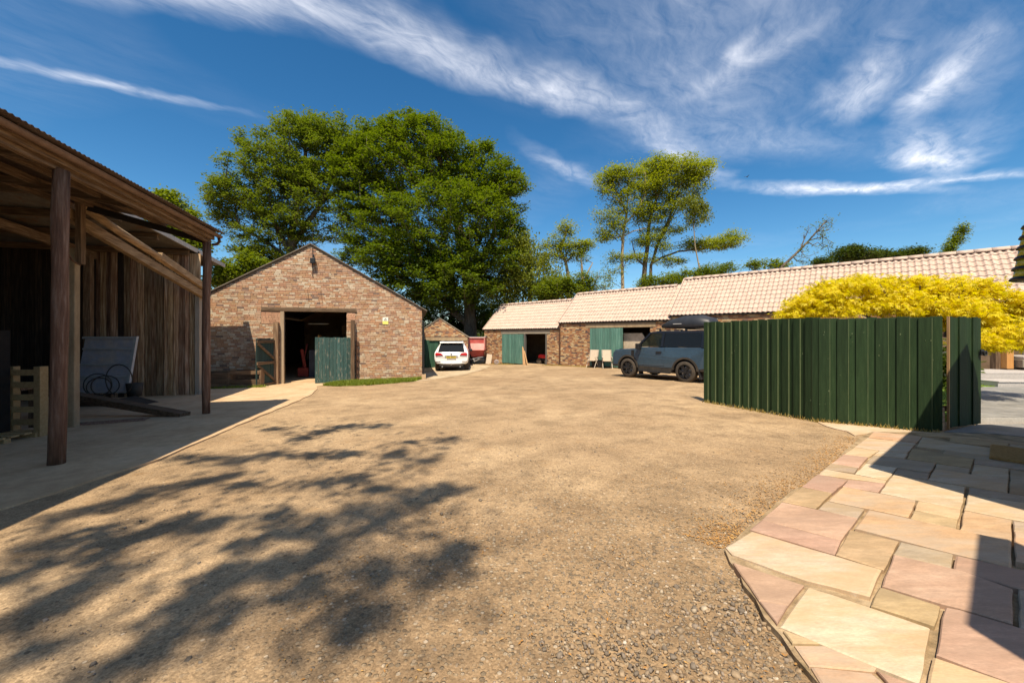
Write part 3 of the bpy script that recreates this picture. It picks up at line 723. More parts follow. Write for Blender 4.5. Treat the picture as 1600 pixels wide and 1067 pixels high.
for sx in (-1, 1):
    e = BX0 - .22 if sx < 0 else BX1 + .22
    ze = top(e)
    o = MB().prism([(-.1, AZ + .05), (e, ze + .05), (e, ze - .0), (-.1, AZ)], -.02, L_ + .35)
    o.build('roof', M('dark_roof_sheet', [(.10, .085, .07), (.16, .14, .115)], 3, rough=.85), barn)
    # thin barge of mortar and slate along the verge
    MB().beam((-.1, -.05, AZ + .045), (e, -.05, ze + .045), .06, .032).build('verge', M('verge_mortar', [(.13, .105, .08), (.22, .18, .135)], 8), barn)
MB().box(-1.93, 1.66, -.035, .16, DZ, DZ + .045).box(-1.90, 1.62, -.014, .16, DZ + .05, DZ + .10).build('lintel', MT['old_wood_x'], barn)
MB().box(-4.45, 4.3, .4, 15.9, -.12, .06).build('barn_floor', MT['concrete'], barn)
# door frame, gate posts
MB().box(DX0 - .03, DX0 + .10, -.03, .12, -.25, DZ - .003).build('door_frame', M('pale_frame_timber', [(.30, .22, .14), (.42, .32, .21)], 3, WOODV), barn)
MB().box(DX0 - .23, DX0 - .05, -.22, -.06, -.3, 2.5).build('gate_post', MT['old_wood'], barn, bevel=.01)
MB().box(1.46, 1.61, -.24, -.09, -.2, 2.62).build('gate_post', MT['old_wood'], barn, bevel=.01)
mb = MB()
for k in range(6): mb.box(1.68, 1.76, -.10, -.02, .05 + k * .3, .22 + k * .3)
mb.box(1.64, 1.70, -.06, -.01, .0, 1.75)
mb.build('hinge_chain', MT['rust'], barn)
# gable lamp, aerial rod, two thin cracks and the sign
mb = MB().box(-.09, .09, -.22, -.05, 4.92, 5.14).box(-.03, .03, -.08, 0, 5.1, 5.3)
mb.build('flood_lamp', MT['black'], barn, bevel=.015)
MB().cyl((-.03, -.04, 4.4), (-.03, -.04, 6.25), .013, .009, 6).build('aerial_rod', MT['black'], barn)
MB().cyl((.05, -.02, 4.92), (.10, -.012, 4.45), .006, n=5).build('cable', MT['black'], barn)
for a, b in (((-.22, 3.85), (-.17, 3.4)), ((.27, 3.82), (.34, 3.35))):
    MB().beam((a[0], -.018, a[1]), (b[0], -.018, b[1]), .014, .012).build('wall_tie', MT['rust'], barn)
MB().box(BX1 - .02, BX1 + .16, -.1, .12, -.35, -.02 + .30).build('corner_stone', MT['concrete'], barn)
MB().cyl((BX1 + .06, -.01, 2.55), (BX1 + .06, -.01, .2), .04, n=8).build('downpipe', MT['black'], barn)

def gate(parent, hinge, free, z0, z1, nb, mat, back, name='gate', cap=True):
    """ledged gate: each board a sub-part; back = rails and braces on the camera side"""
    h, f = Vector(hinge), Vector(free); d = (f - h); L = d.length; ang = math.atan2(d.y, d.x)
    root = bpy.data.objects.new(name, None); COL.objects.link(root); root.parent = parent; root.location = (h.x, h.y, 0); root.rotation_euler = (0, 0, ang)
    w = L / nb
    bm_ = None
    for i in range(nb):
        if bm_ is None:
            bm_ = MB().box(0, w - .008, -.012, .012, 0, z1 - z0).mesh('board', mat)
        link('board', bm_, root, .002, (i * w, random.uniform(-.003, .003), z0 + random.uniform(-.015, .012)))
    s = -1 if back > 0 else 1
    y0, y1 = (.014, .06) if back > 0 else (-.06, -.014)
    for zz in (z0 + .10, (z0 + z1) / 2, z1 - .12):
        MB().box(.02, L - .02, y0, y1, zz - .055, zz + .055).build('rail', MT['old_wood_x'] if back else mat, root, bevel=.003)
    yy = (y0 + y1) / 2
    if back > 0:
        MB().beam((.06, yy + .012, z0 + .18), (L - .06, yy + .012, (z0 + z1) / 2 - .08), .03, .09, (0, 0, 1)).build('brace', MT['old_wood_x'], root)
        MB().beam((.06, yy + .012, (z0 + z1) / 2 + .08), (L - .06, yy + .012, z1 - .2), .03, .09, (0, 0, 1)).build('brace', MT['old_wood_x'], root)
    return root
# local positions of hinges: rotate world offsets into the barn frame
def bl(wx, wy):
    dx, dy = wx + 8.18, wy - 16.42; c, s = math.cos(BA), math.sin(BA); return (dx * c + dy * s, -dx * s + dy * c, 0)
g1 = gate(barn, bl(-9.50, 16.00), bl(-9.56, 14.86), -.02, 1.86, 7, MT['teal_dark'], 1)
g1['label'] = 'gate swung out toward the yard, its braced back showing'
g2 = gate(barn, bl(-6.75, 16.66), bl(-7.95, 16.05), .05, 1.90, 10, MT['teal_old'], 0)
g2['label'] = 'peeling green gate half closed across the doorway'
MB().box(.02, .42, -.03, -.016, 1.62, 1.70).build('strap_hinge', MT['sign_white'], g2)
MB().box(.0, 1.3, -.035, -.016, .05, .17).build('bottom_rail', M('worn_rail', [(.2, .19, .16), (.3, .28, .24)], 3, (1, 12, 12)), g2)
# what can be made out inside
MB().box(-.9, .0, 3.0, 3.06, 2.52, 2.57).build('strip_light', MT['steel'], barn)
for i, (x, y, z0, z1, w, mt) in enumerate(((-.2, 1.7, 0, 2.0, .06, 'ochre'), (-1.05, 2.3, .0, 1.6, .25, 'mower_red'), (.05, 2.0, .45, 1.7, .16, 'mower_red'), (-.7, 2.3, 0, 1.3, .4, 'sheet_blue'), (.4, 2.4, 0, 1.1, .5, 'old_wood'))):
    if mt == 'mower_red':
        mb = MB().beam((x, y, z0 + .2), (x + w, y + .1, z1), .05, .04).beam((x + w, y, z0), (x + .05, y - .1, z1 - .25), .18, .12).box(x - .08, x + w + .1, y - .2, y + .3, .12, .5)
        mb.build('stored_machine', MT['dull_red'], barn)
    else:
        MB().box(x, x + w, y, y + .5, z0, z1).build('stored_crate', MT[mt], barn)
MB().box(-.1, 1.1, 2.2, 2.4, 1.62, 1.72).build('storage_shelf', MT['old_wood_x'], barn); MB().box(.5, 1.2, 3.6, 3.75, 2.0, 2.5).build('storage_shelf', MT['old_wood_x'], barn)

sg = thing('warning_sign', 'small white and yellow notice fixed to the brick barn gable', 'sign', (0, 0, 0), 0)
wpt = Matrix.Translation((-8.18, 16.42, -.43)) @ Matrix.Rotation(BA, 4, 'Z')
sg.matrix_world = wpt @ Matrix.Translation((2.83, -.02, 2.47))
MB().box(-.115, .115, -.012, -.002, .13, .29).build('sign_panel', MT['sign_white'], sg)
MB().box(-.115, .115, -.012, -.002, -.01, .127).build('lower_panel', MT['sign_yellow'], sg)
mb = MB()
for a, b in (((-.05, .155), (.05, .155)), ((.05, .155), (0, .25)), ((0, .25), (-.05, .155))): mb.beam((a[0], -.0135, a[1]), (b[0], -.0135, b[1]), .004, .012)
mb.beam((0, -.0135, .175), (0, -.0135, .215), .004, .012)
mb.build('triangle_mark', MT['black'], sg)

# two slatted timber crates and the low trough left of the barn door
def crate(name, label, x, y, rz, L, W, H, slats, group=None, cat='crate', front=None):
    t = thing(name, label, cat, (x, y, G(x, y) + .022), rz, group)
    hh = H / slats
    for i in range(slats):
        if front and i in front: continue
        MB().box(-L / 2, L / 2, -W / 2 - .012, -W / 2 + .012, i * hh + .01, (i + 1) * hh - .012).build('slat', MT['old_wood_x'], t, bevel=.003)
    for i in range(slats):
        MB().box(-L / 2, L / 2, W / 2 - .012, W / 2 + .012, i * hh + .01, (i + 1) * hh - .012).build('slat', MT['old_wood_x'], t)
    for sx in (-1, 1):
        MB().box(sx * L / 2 - .03, sx * L / 2 + .03, -W / 2 + .013, W / 2 - .013, 0, H).build('end_board', MT['old_wood'], t)
    MB().box(-L / 2 + .03, L / 2 - .03, -W / 2 + .013, W / 2 - .013, .03, .06).build('base_board', MT['old_wood_x'], t)
    return t
crate('timber_crate', 'dark closed timber crate between the shed post and the slatted crate', -11.02, 14.9, BA, .95, .7, .62, 3, 'timber crates beside the barn door')
crate('timber_crate', 'slatted timber crate with a dark gap, beside the braced gate', -10.02, 15.12, BA, 1.0, .6, .66, 4, 'timber crates beside the barn door', front=(2,))

# ------------------------------------------------------------------ small garage with the white car in front
gar = thing('brick_garage', 'small brick garage gable with green doors behind the white car', 'garage', (-4.82, 26.6, -.56), R(6))
gz = .56
GE, GA_, GH = 1.50 + gz, 2.72 + gz, 1.86
gt = lambda x: GA_ - abs(x) * (GA_ - GE) / GH
gable_core(-GH, GH, -1.35, 1.2, 1.80, gt, 0, -.3, .22).build('wall', MT['mortar'], gar)
brickwork(-GH, GH, lambda x: gt(x) - .01, -.15, [(-1.35, 1.2, -1, 1.80), (-1.86, 1.86, 1.80, 2.0)], cut=GA_, seed=9).build('brickwork', MT['brick_row'], gar, kind='stuff')
MB().box(-1.8, 1.82, -.03, .2, 1.80, 1.995).build('lintel', MT['conc_post'], gar)
for sx in (-1, 1):
    MB().prism([(0, GA_ + .04), (sx * (GH + .12), gt(GH + .12) + .04), (sx * (GH + .12), gt(GH + .12)), (0, GA_)], -.05, 5.5).build('roof', M('garage_roof', [(.28, .23, .17), (.38, .31, .23)], 4), gar)
MB().box(-GH, -GH + .2, .23, 5.4, -.3, GE - .03).box(GH - .2, GH, .23, 5.4, -.3, GE - .03).box(-GH, GH, 5.42, 5.5, -.3, GE - .03).build('side_wall', MT['mortar'], gar)
dmesh = MB().box(0, .118, -.02, .02, 0, 1.76).mesh('board', MT['garage_green'])
for k, (xa, n_) in enumerate(((-1.33, 10), (-.05, 10))):
    dr = bpy.data.objects.new('door', None); COL.objects.link(dr); dr.parent = gar; dr.location = (xa, .08, .02)
    for i in range(n_): link('board', dmesh, dr, 0, (i * .124, random.uniform(-.002, .002), 0))
lf = thing('door_leaf', 'loose green boarded door leaf leaning left of the white car', 'door', (-6.0, 25.5, -.5), R(4))
for i in range(7): link('board', MB().box(0, .096, -.02, .02, 0, 1.78 + random.uniform(-.02, .03)).mesh('board', MT['garage_green']), lf, 0, (i * .1, 0, .02))
MB().box(.0, .7, .022, .05, 1.5, 1.6).box(.0, .7, .022, .05, .2, .3).build('rail', MT['garage_green'], lf)
sgn = thing('post_sign', 'small amber sign on a thin post at the barn corner', 'sign', (-5.72, 24.6, -.5))
MB().cyl((0, 0, 0), (0, 0, 1.45), .02, n=8).build('post', MT['steel'], sgn)
MB().box(-.17, .17, -.03, -.02, 1.3, 1.5).build('panel', MT['sign_amber'], sgn)
MB().box(-.12, .12, -.036, -.031, 1.37, 1.43).build('dark_band', MT['rust'], sgn)

# ------------------------------------------------------------------ pantiled outbuildings in three steps
RA = R(-42.5)
def Spx(px): k = (px - 800) / 622; return (27.9 * k - .9) / (.737 + .676 * k)
def tile_mesh(mat, w=.2, ln=.36, th=.016):
    """one pantile: x across, y up the slope, z out of the roof; rounded lower lip"""
    prof = [(i / 8, .030 * math.sin(2 * math.pi * (i / 8) + .6)) for i in range(9)]
    vs = []; fs = []
    for yy, lift in ((0, 0.026), (ln, 0.0)):
        for u, h in prof: vs.append((u * w * 1.03, yy + (-.012 * math.sin(2 * math.pi * u + .6) if yy == 0 else 0), h + lift))
    for u, h in prof: vs.append((u * w * 1.03, -.012 * math.sin(2 * math.pi * u + .6), h + .026 - th))
    for i in range(8):
        fs.append((i, i + 1, 9 + i + 1, 9 + i)); fs.append((18 + i, 18 + i + 1, i + 1, i))
    mb = MB(); mb.v = vs; mb.f = fs
    return mb
TW, TG = .2, .31
tile_me = None
n_tiles = 0
def outbuilding(label, s0, s1, eave, ridge, half, zb, doors=(), seed=1, single=None, lint=()):
    """half = horizontal run eave to ridge. doors: (sa, sb, top z). single: (sa, sb) range whose tiles are separate parts"""
    global tile_me, n_tiles
    ox, oy = .9 + .737 * s0, 27.9 - .676 * s0
    t = thing('pantiled_outbuilding', label, 'outbuilding', (ox, oy, zb), RA, 'stepped pantiled outbuildings')
    L = s1 - s0; H = eave - zb; RZ = ridge - zb
    dd = [(a - s0, b - s0, z - zb) for a, b, z in doors]
    mb = MB(); x = 0
    for a, b, z in sorted(dd):
        mb.box(x, a, 0, .30, -.4, H - .02); mb.box(a, b, 0, .30, z, H - .02); x = b
    mb.box(x, L, 0, .30, -.4, H - .02)
    mb.build('wall', MT['mortar'], t)
    brickwork(0, min(L, 9), lambda x: H - .03, -.25, [(a, b, -1, z) for a, b, z in dd] + [(a - s0, b - s0, z0 - zb, z1 - zb) for a, b, z0, z1 in lint], .006, .012, hd=True, seed=seed).build('brickwork', MT['brick_row'], t, kind='stuff')
    D = 2 * half - .3
    MB().box(0, L, D, D + .25, -.4, H).build('back_wall', MT['mortar'], t)
    for xx in (0, L - .25):
        MB().prism([(.31, -.4), (D - .01, -.4), (D - .01, H), (half - .15, RZ - .12), (.31, H)], xx, xx + .25, 'x').build('gable_wall', MT['mortar'], t)
    MB().box(.26, L - .26, .31, D - .02, -.3, .02).build('inner_floor', MT['concrete'], t)
    # roof frame: origin at eave, y up slope
    ya, yb = -.10, half
    za = H - .02; sl = math.atan2(RZ - H, half); 
    cs, sn = math.cos(sl), math.sin(sl)
    LS = math.hypot(half + .10, (half + .10) * math.tan(sl))
    z_e = H - .10 * math.tan(sl) + .10
    for flip in (0, 1):
        if flip == 0:
            p = [(ya, z_e - .05), (half, z_e - .05 + LS * sn), (half, z_e - .09 + LS * sn), (ya, z_e - .09)]
        else:
            p = [(half + .002, z_e + .03 + LS * sn), (2 * half + .16, z_e + .03), (2 * half + .16, z_e - .09), (half + .002, z_e - .09 + LS * sn)]
        MB().prism(p, -.04, L + .02, 'x').build('roof_slope', MT['tile'] if flip else MT['dark'], t)
    rot = (sl, 0, 0)
    mat3 = Matrix.Translation((0, ya, z_e)) @ Matrix.Rotation(sl, 4, 'X')
    mass = MB(); base = tile_mesh(None)
    ncol = int((L + .06) / TW); nrow = int(LS / TG)
    g = LS / (nrow + .1)
    if tile_me is None: tile_me = tile_mesh(None).mesh('roof_tile', MT['tile'], False)
    rr = random.Random(seed)
    for c in range(ncol):
        for r_ in range(nrow):
            p = mat3 @ Vector((-.03 + c * TW, r_ * g + rr.uniform(-.004, .004), -.01 + rr.uniform(-.002, .003)))
            s_here = s0 + c * TW
            if single and single[0] <= s_here <= single[1] and n_tiles < 300:
                n_tiles += 1
                link('roof_tile', tile_me, t, 0, p, rot)
            else:
                o = len(mass.v); m4 = Matrix.Translation(p) @ Matrix.Rotation(sl, 4, 'X')
                mass.v += [tuple(m4 @ Vector(v)) for v in base.v]; mass.f += [tuple(i + o for i in f) for f in base.f]
    mass.build('roof_tiles', MT['tile_isl'], t, kind='stuff')
    rm = MB(); n = 8
    for xx in (0, .44):
        for k in range(n + 1):
            a = math.pi * k / n; rm.v.append((xx, -.155 * math.cos(a), -.085 + .155 * math.sin(a)))
        for k in range(n + 1):
            a = math.pi * k / n; rm.v.append((xx, -.135 * math.cos(a), -.085 + .135 * math.sin(a)))
    q = 2 * (n + 1)
    for k in range(n):
        rm.f += [(k, k + 1, q + k + 1, q + k), (n + 1 + k, k, k + 1, n + 2 + k)[:4], (q + k, q + k + 1, q + n + 2 + k, q + n + 1 + k)]
    rm.f += [(0, q, q + n + 1, n + 1)]
    rme = rm.mesh('ridge_tile', MT['tile'], True)
    for i in range(int(L / .45)):
        link('ridge_tile', rme, t, 0, (-.02 + i * .45, half, z_e + LS * sn + .0 + rr.uniform(-.004, .004)))
    # mortared verge on the free end
    MB().beam((-.075, ya, z_e + .0), (-.075, half, z_e + LS * sn + .0), .05, .09, (0, -sn, cs)).build('verge', MT['tile'], t)
    MB().box(-.02, L, -.09, -.015, H - .085, H - .02).build('fascia', MT['dark'], t)
    return t, t.location
Z1, Z2, Z3 = -.45, -.30, -.22
o1, _ = outbuilding('lowest outbuilding, furthest from the fence, with a sliding green door', -4.10, 3.01, 2.06, 3.98, 2.0, Z1, [(-2.14, 1.95, 1.70)], 21, lint=[(-2.3, 2.2, 1.70, 1.96)])
o2, _ = outbuilding('middle outbuilding with a pale green door beside the dark blue car', 3.01, 10.16, 2.40, 4.36, 2.15, Z2, [(5.30, 9.04, 2.03)], 22, lint=[(4.95, 9.35, 2.03, 2.28)])
o3, _ = outbuilding('longest and tallest outbuilding roof behind the yellow maple', 10.16, 27.0, 2.62, 4.70, 2.25, Z3, [], 23, single=(18.9, 22.3))
MB().box(-2.3 + 4.1, 2.2 + 4.1, -.03, .2, 1.70 - Z1, 1.955 - Z1).build('lintel', M('grey_beam', [(.24, .20, .145), (.33, .28, .21)], 3, (1, 8, 8)), o1)
MB().box(4.95 - 3.01, 9.35 - 3.01, -.03, .2, 2.03 - Z2, 2.275 - Z2).build('lintel', MT['conc_post'], o2)
def boarded_door(par, x0, x1, z0, z1, nb, mat, lab, y=-.07):
    dr = bpy.data.objects.new('door', None); COL.objects.link(dr); dr.parent = par; dr.location = (x0, y, z0); dr['label'] = lab
    w = (x1 - x0) / nb
    me = MB().box(0, w - .010, -.014, .014, 0, z1 - z0).mesh('board', mat)
    for i in range(nb): link('board', me, dr, .003, (i * w, random.uniform(-.004, .004), random.uniform(-.012, .008)))
    MB().box(0, x1 - x0 - .01, .016, .05, .25, .37).box(0, x1 - x0 - .01, .016, .05, z1 - z0 - .4, z1 - z0 - .28).build('rail', mat, dr)
    return dr
boarded_door(o1, -2.14 + 4.1, -.06 + 4.1, .04, 1.70 - Z1 - .02, 14, MT['teal'], 'flat green sliding door')
dr2 = boarded_door(o2, 5.30 - 3.01, 7.46 - 3.01, .05, 2.03 - Z2 - .02, 15, MT['teal'], 'pale green boarded sliding door')
MB().box(2.0, 2.16, -.07, -.02, 1.0, 1.06).build('latch', MT['black'], dr2)
fm = M('dark_door_frame', [(.09, .085, .075), (.14, .13, .115)], 4, WOODV)
MB().box(-.05 + 4.1, .06 + 4.1, -.05, .1, 0, 1.70 - Z1).build('door_post', fm, o1)
MB().box(1.85 + 4.1, 1.95 + 4.1, -.05, .1, 0, 1.70 - Z1).build('door_post', fm, o1)
MB().box(3.01 - 3.01 - .05, .05, -.07, -.015, .0, H_ := 2.40 - Z2 - .1).build('drainpipe', MT['rust'], o2)
# pale plastered partition just inside the middle building
MB().prism([(7.3 - 3.01, .02), (9.0 - 3.01, .02), (9.0 - 3.01, 1.1), (8.42 - 3.01, 2.0), (7.3 - 3.01, 2.0)], .32, .40).build('partition', MT['cream_wall'], o2)
MB().prism([(8.30 - 3.01, .85), (8.5 - 3.01, .85), (8.44 - 3.01, 1.25), (8.40 - 3.01, 1.6), (8.36 - 3.01, 1.3)], .30, .315).build('hanging_coat', MT['black'], o2)
MB().box(.45, 2.1, -.024, -.012, 2.05, 2.62).build('render_patch', MT['cream_wall'], o3)
MB().box(2.15, 9, -.03, -.010, 2.02, 2.22).build('stone_band', MT['conc_post'], o3)

# things along the outbuildings
def rl(s, d=0):
    """point on the outbuilding front, d metres out into the yard"""
    return (.9 + .737 * s - .676 * d, 27.9 - .676 * s - .737 * d)
def garden_chair(s, d, rz, label):
    x, y = rl(s, d); t = thing('garden_chair', label, 'chair', (x, y, G(x, y)), rz, 'folding chairs by the green door')
    MB().beam((0, .14, .42), (0, .34, 1.05), .46, .03, (0, -1, .3)).build('backrest', MT['chair_mesh'], t)
    MB().beam((0, -.28, .44), (0, .14, .40), .46, .03, (0, 0, 1)).build('seat', MT['chair_mesh'], t)
    for sx in (-1, 1):
        x_ = sx * .26
        MB().tube([(x_, -.34, 0), (x_, .0, .42), (x_, .12, .62)], .015, 6).build('leg', MT['chair_frame'], t)
        MB().tube([(x_, .30, 0), (x_, -.05, .42), (x_, -.25, .62)], .015, 6).build('leg', MT['chair_frame'], t)
        MB().beam((x_, -.30, .63), (x_, .20, .65), .045, .025).build('armrest', MT['chair_frame'], t)
        MB().tube([(x_, .12, .42), (x_, .35, 1.06)], .014, 6).build('frame_rail', MT['chair_frame'], t)
garden_chair(5.75, .55, R(-42 + 8), 'upright folding chair on the left of the pair by the green door')
garden_chair(6.72, .55, R(-42 + 35), 'turned folding chair on the right of the pair, nearer the car')
x, y = rl(5.9, .2)
t = thing('storage_tub', 'dark low tub behind the two folding chairs', 'tub', (x, y, G(x, y)), RA)
MB().prism([(-.3, 0), (.3, 0), (.36, .42), (-.36, .42)], -.16, .16).build('body', MT['black'], t, bevel=.02); MB().box(-.38, .38, -.18, .18, .42, .46).build('rim', MT['black'], t)
for i, (s, l0, lean, wd) in enumerate(((-.02, 1.25, .10, .07), (.12, 1.15, .22, .09), (.34, .95, .30, .07))):
    x, y = rl(s + .25, .42); x2, y2 = rl(s - lean, .10)
    o = MB().beam((0, 0, 0), (x2 - x, y2 - y, l0), wd, .05).build('timber_post', MT['raw_edge'], None, loc=(x, y, G(x, y)))
    tag(o, ['tallest rough timber leaning by the dark doorway', 'thick rough timber, middle of three by the dark doorway', 'shortest rough timber leaning by the dark doorway'][i], 'timber', 'timbers leaning by the doorway')
x, y = rl(.95, -1.1)
t = thing('ride_mower', 'red machine in the dark doorway of the lowest outbuilding', 'mower', (x, y, Z1 + .02), RA)
MB().prism([(-.45, .42), (.35, .42), (.42, .52), (.30, .66), (-.30, .70), (-.46, .58)], -.25, .25).build('bonnet', MT['mower_red'], t, bevel=.04)
MB().box(-.5, .5, -.2, .2, .25, .41).build('chassis', MT['black'], t)
for sx in (-.35, .35):
    for sy in (-.3, .24): MB().ring((sx, sy, .2), .2, 0, .1, 14).build('wheel', MT['rubber'], t)
x, y = rl(-3.35, .32); x2, y2 = rl(-3.2, .02)
tag(MB().beam((0, 0, 0), (.10, .20, .72), .40, .04, (0, -1, .2)).build('pale_board', MT['chair_mesh'], None, loc=(x, y, G(x, y))), 'pale flat board leaning on the end of the outbuilding wall', 'board')
x, y = rl(-2.45, .35)
t = thing('wire_bundle', 'small heap of blue grey wire under the brick wall', 'wire', (x, y, G(x, y)))
mb = MB()
for k in range(6):
    a = k * .5; mb.tube([(math.cos(q) * .16, math.sin(q) * .16 * math.cos(a), .17 + math.sin(q) * .16 * math.sin(a + .3)) for q in np.linspace(0, 6.1, 12)], .012, 4)
mb.build('coil', MT['panel_blue'], t)
# utility pole behind the first roof
t = thing('utility_pole', 'thin pale pole rising behind the lowest pantiled roof', 'pole', (2.85, 33, -.58)); MB().cyl((0, 0, 0), (0, 0, 6.6), .10, .08, 10).build('shaft', MT['bark_pale'], t); MB().box(-.12, .12, -.05, .05, 6.3, 6.4).build('cap', MT['black'], t)
# ------------------------------------------------------------------ open timber shed on the left
SA = R(14.6)
SX, SY = -5.89, 5.13
SZ = G(SX, SY)
shed = thing('open_shed', 'dark open-fronted timber shed with a corrugated lean-to roof on rough posts', 'shed', (SX, SY, SZ), SA)
def sw(lx, ly):
    c, s = math.cos(SA), math.sin(SA); return (SX + lx * c - ly * s, SY + lx * s + ly * c)
def sg_(lx, ly):                                   # ground height in shed coordinates
    return G(*sw(lx, ly)) - SZ + .02
EZ_ = 3.63 - SZ                                      # underside of the front beam at post 1
def round_post(x, y, z0, z1, r, label=None, lean=(0, 0), mat='old_wood', sq=False):
    pts = []; rad = []
    for i in range(7):
        t = i / 6; pts.append((x + lean[0] * t + random.uniform(-.008, .008), y + lean[1] * t + random.uniform(-.008, .008), z0 + (z1 - z0) * t)); rad.append(r * random.uniform(.94, 1.05))
    o = MB().tube(pts, rad, 12, True, .06).build('post', MT[mat], shed, True)
    if label: o['label'] = label
    return o
post_red = M('red_brown_post', [(.07, .032, .02), (.17, .088, .053), (.31, .20, .14)], 2.0, (11, 11, .8), .8, .7, .02, 'obj', .2, wear=(.33, .25, .19), wear_amt=.33, wear_scale=1.6)
MT['post_red'] = post_red
round_post(.02, 0, -.06, EZ_ + .02, .082, 'rough round post nearest the camera', (.05, 0), 'post_red')
round_post(0, 3.96, sg_(0, 3.96) - .06, EZ_ + .0, .078, 'far corner post of the lean-to', (.02, 0), 'post_red')
round_post(0, -3.7, -.1, EZ_, .085, None, (0, 0), 'post_red')
MB().beam((-1.82, 3.05, sg_(-1.8, 3) - .05), (-1.80, 3.05, 3.35), .15, .15, (0, 1, 0), .135, .135).build('concrete_post', MT['conc_post'], shed, bevel=.015)
MB().beam((-1.92, 2.99, 3.0), (-1.90, 3.0, 4.3), .09, .10, (0, 1, 0)).build('post_cleat', MT['old_wood'], shed)
MB().beam((-1.66, 3.00, 3.05), (-1.66, 3.0, 4.3), .09, .12, (0, 1, 0)).build('post_cleat', MT['old_wood'], shed)
MB().tube([(-.12, .25, 2.98), (-1.0, 1.8, 2.93), (-1.62, 2.93, 3.02)], .012, 5).build('tie_wire', MT['rust'], shed)
# front beam, upper plate, gutter, purlins
MB().beam((.02, -6.5, EZ_ + .08), (.02, 4.06, EZ_ + .075), .09, .15).build('front_beam', MT['old_wood_y'], shed, bevel=.006)
MB().beam((.13, -6.5, EZ_ + .115), (.13, 4.0, EZ_ + .105), .05, .10).build('eave_plate', MT['old_wood_y'], shed, bevel=.005)
gm = MB(); n = 7
for yy in (-6.5, -.9, 4.05):
    for k in range(n + 1):
        a = math.pi + math.pi * k / n; gm.v.append((.24 + .055 * math.cos(a), yy, EZ_ + .165 + .055 * math.sin(a)))
for s in range(2):
    for k in range(n): gm.f.append((s * (n + 1) + k, s * (n + 1) + k + 1, (s + 1) * (n + 1) + k + 1, (s + 1) * (n + 1) + k))
g_ = gm.build('gutter', MT['gutter'], shed, True); g_.modifiers.new('t', 'SOLIDIFY').thickness = .006
for yy in (-3.2, -.9, 1.3, 3.2):
    MB().tube([(.18, yy, EZ_ + .18), (.24, yy, EZ_ + .10), (.302, yy, EZ_ + .18)], .010, 5).build('gutter_bracket', MT['rust'], shed)
MB().tube([(.24, 3.98, EZ_ + .12), (.25, 4.0, EZ_ + .03), (.20, 3.98, EZ_ - .04), (.13, 3.94, EZ_ - .06)], .032, 8).build('gutter_outlet', MT['rust'], shed, True)
CS = .17                                               # canopy rises to the back
def cz(x): return EZ_ + .225 + (.35 - x) * CS
for i, x in enumerate((-.75, -1.6, -2.35)):
    MB().beam((x, -6.5, cz(x) - .10), (x, 3.9, cz(x) - .10), .07, .12).build('purlin', MT['old_wood_y'], shed)
for yy in (-5.6, -3.7, -1.8, 0.0, 2.0):
    MB().beam((-.02, yy, cz(0) - .16), (-2.5, yy, cz(-2.5) - .16), .06, .12).build('rafter', MT['old_wood_x'], shed)
def corrugated(name, x0, x1, y0, y1, zf, mat, along='x', pitch=.076, amp=.010, seg=6):
    """sheet with ribs running along the given axis"""
    W = (y1 - y0) if along == 'x' else (x1 - x0)
    k = int(W / pitch * seg); vs = []; fs = []
    for i in range(k + 1):
        t = W * i / k; h = amp * math.cos(2 * math.pi * t / pitch)
        for e in (0, 1):
            if along == 'x': x, y = (x0, x1)[e], y0 + t
            else: x, y = x0 + t, (y0, y1)[e]
            vs.append((x, y, zf(x, y) + h))
    for i in range(k): fs.append((2 * i, 2 * i + 2, 2 * i + 3, 2 * i + 1))
    mb = MB(); mb.v = vs; mb.f = fs
    o = mb.build(name, mat, shed, True); s = o.modifiers.new('t', 'SOLIDIFY'); s.thickness = .003
    return o
for i in range(14):
    y0 = -6.50 + i * .74
    corrugated('roof_sheet', -2.6, .40 + random.uniform(-.012, .012), y0, y0 + .76, lambda x, y: cz(x) + .003 * (i % 2) - .025, MT['corr'])
# old barn behind: roof falls away towards the brick barn
def rz_(y): return (4.12 - SZ) + .066 * (10.4 - y)
for i in range(9):
    x1 = -2.16 - i * .80
    corrugated('roof_sheet', x1 - .82, x1, 1.2, 10.4, lambda x, y: rz_(y) + .003 * (i % 2), MT['corr_grey'], 'y')
MB().beam((-2.15, 1.2, rz_(1.2) + .0), (-2.15, 10.45, rz_(10.45) + .0), .03, .13).build('verge_flashing', MT['grey_flash'], shed)
MB().beam((-2.25, 1.2, rz_(1.2) + .065), (-2.25, 10.45, rz_(10.45) + .065), .2, .012).build('verge_capping', MT['grey_flash'], shed)
for yy in (2.2, 3.7, 5.2, 6.7, 8.3, 9.8):
    MB().beam((-2.3, yy, rz_(yy) - .11), (-9.2, yy, rz_(yy) - .11), .10, .16).build('purlin', MT['old_wood_x'], shed)
for xx in (-4.8, -7.4):
    MB().beam((xx, 1.2, rz_(1.2) - .30), (xx, 10.2, rz_(10.2) - .30), .12, .22).build('rafter', MT['old_wood_y'], shed)
for xx, yy in ((-4.8, 2.0), (-7.4, 2.0), (-4.8, 8.2), (-9.0, 2.0)):
    MB().beam((xx, yy, -.4), (xx, yy, rz_(yy) - .3), .16, .16, (0, 1, 0)).build('inner_post', MT['old_wood'], shed)
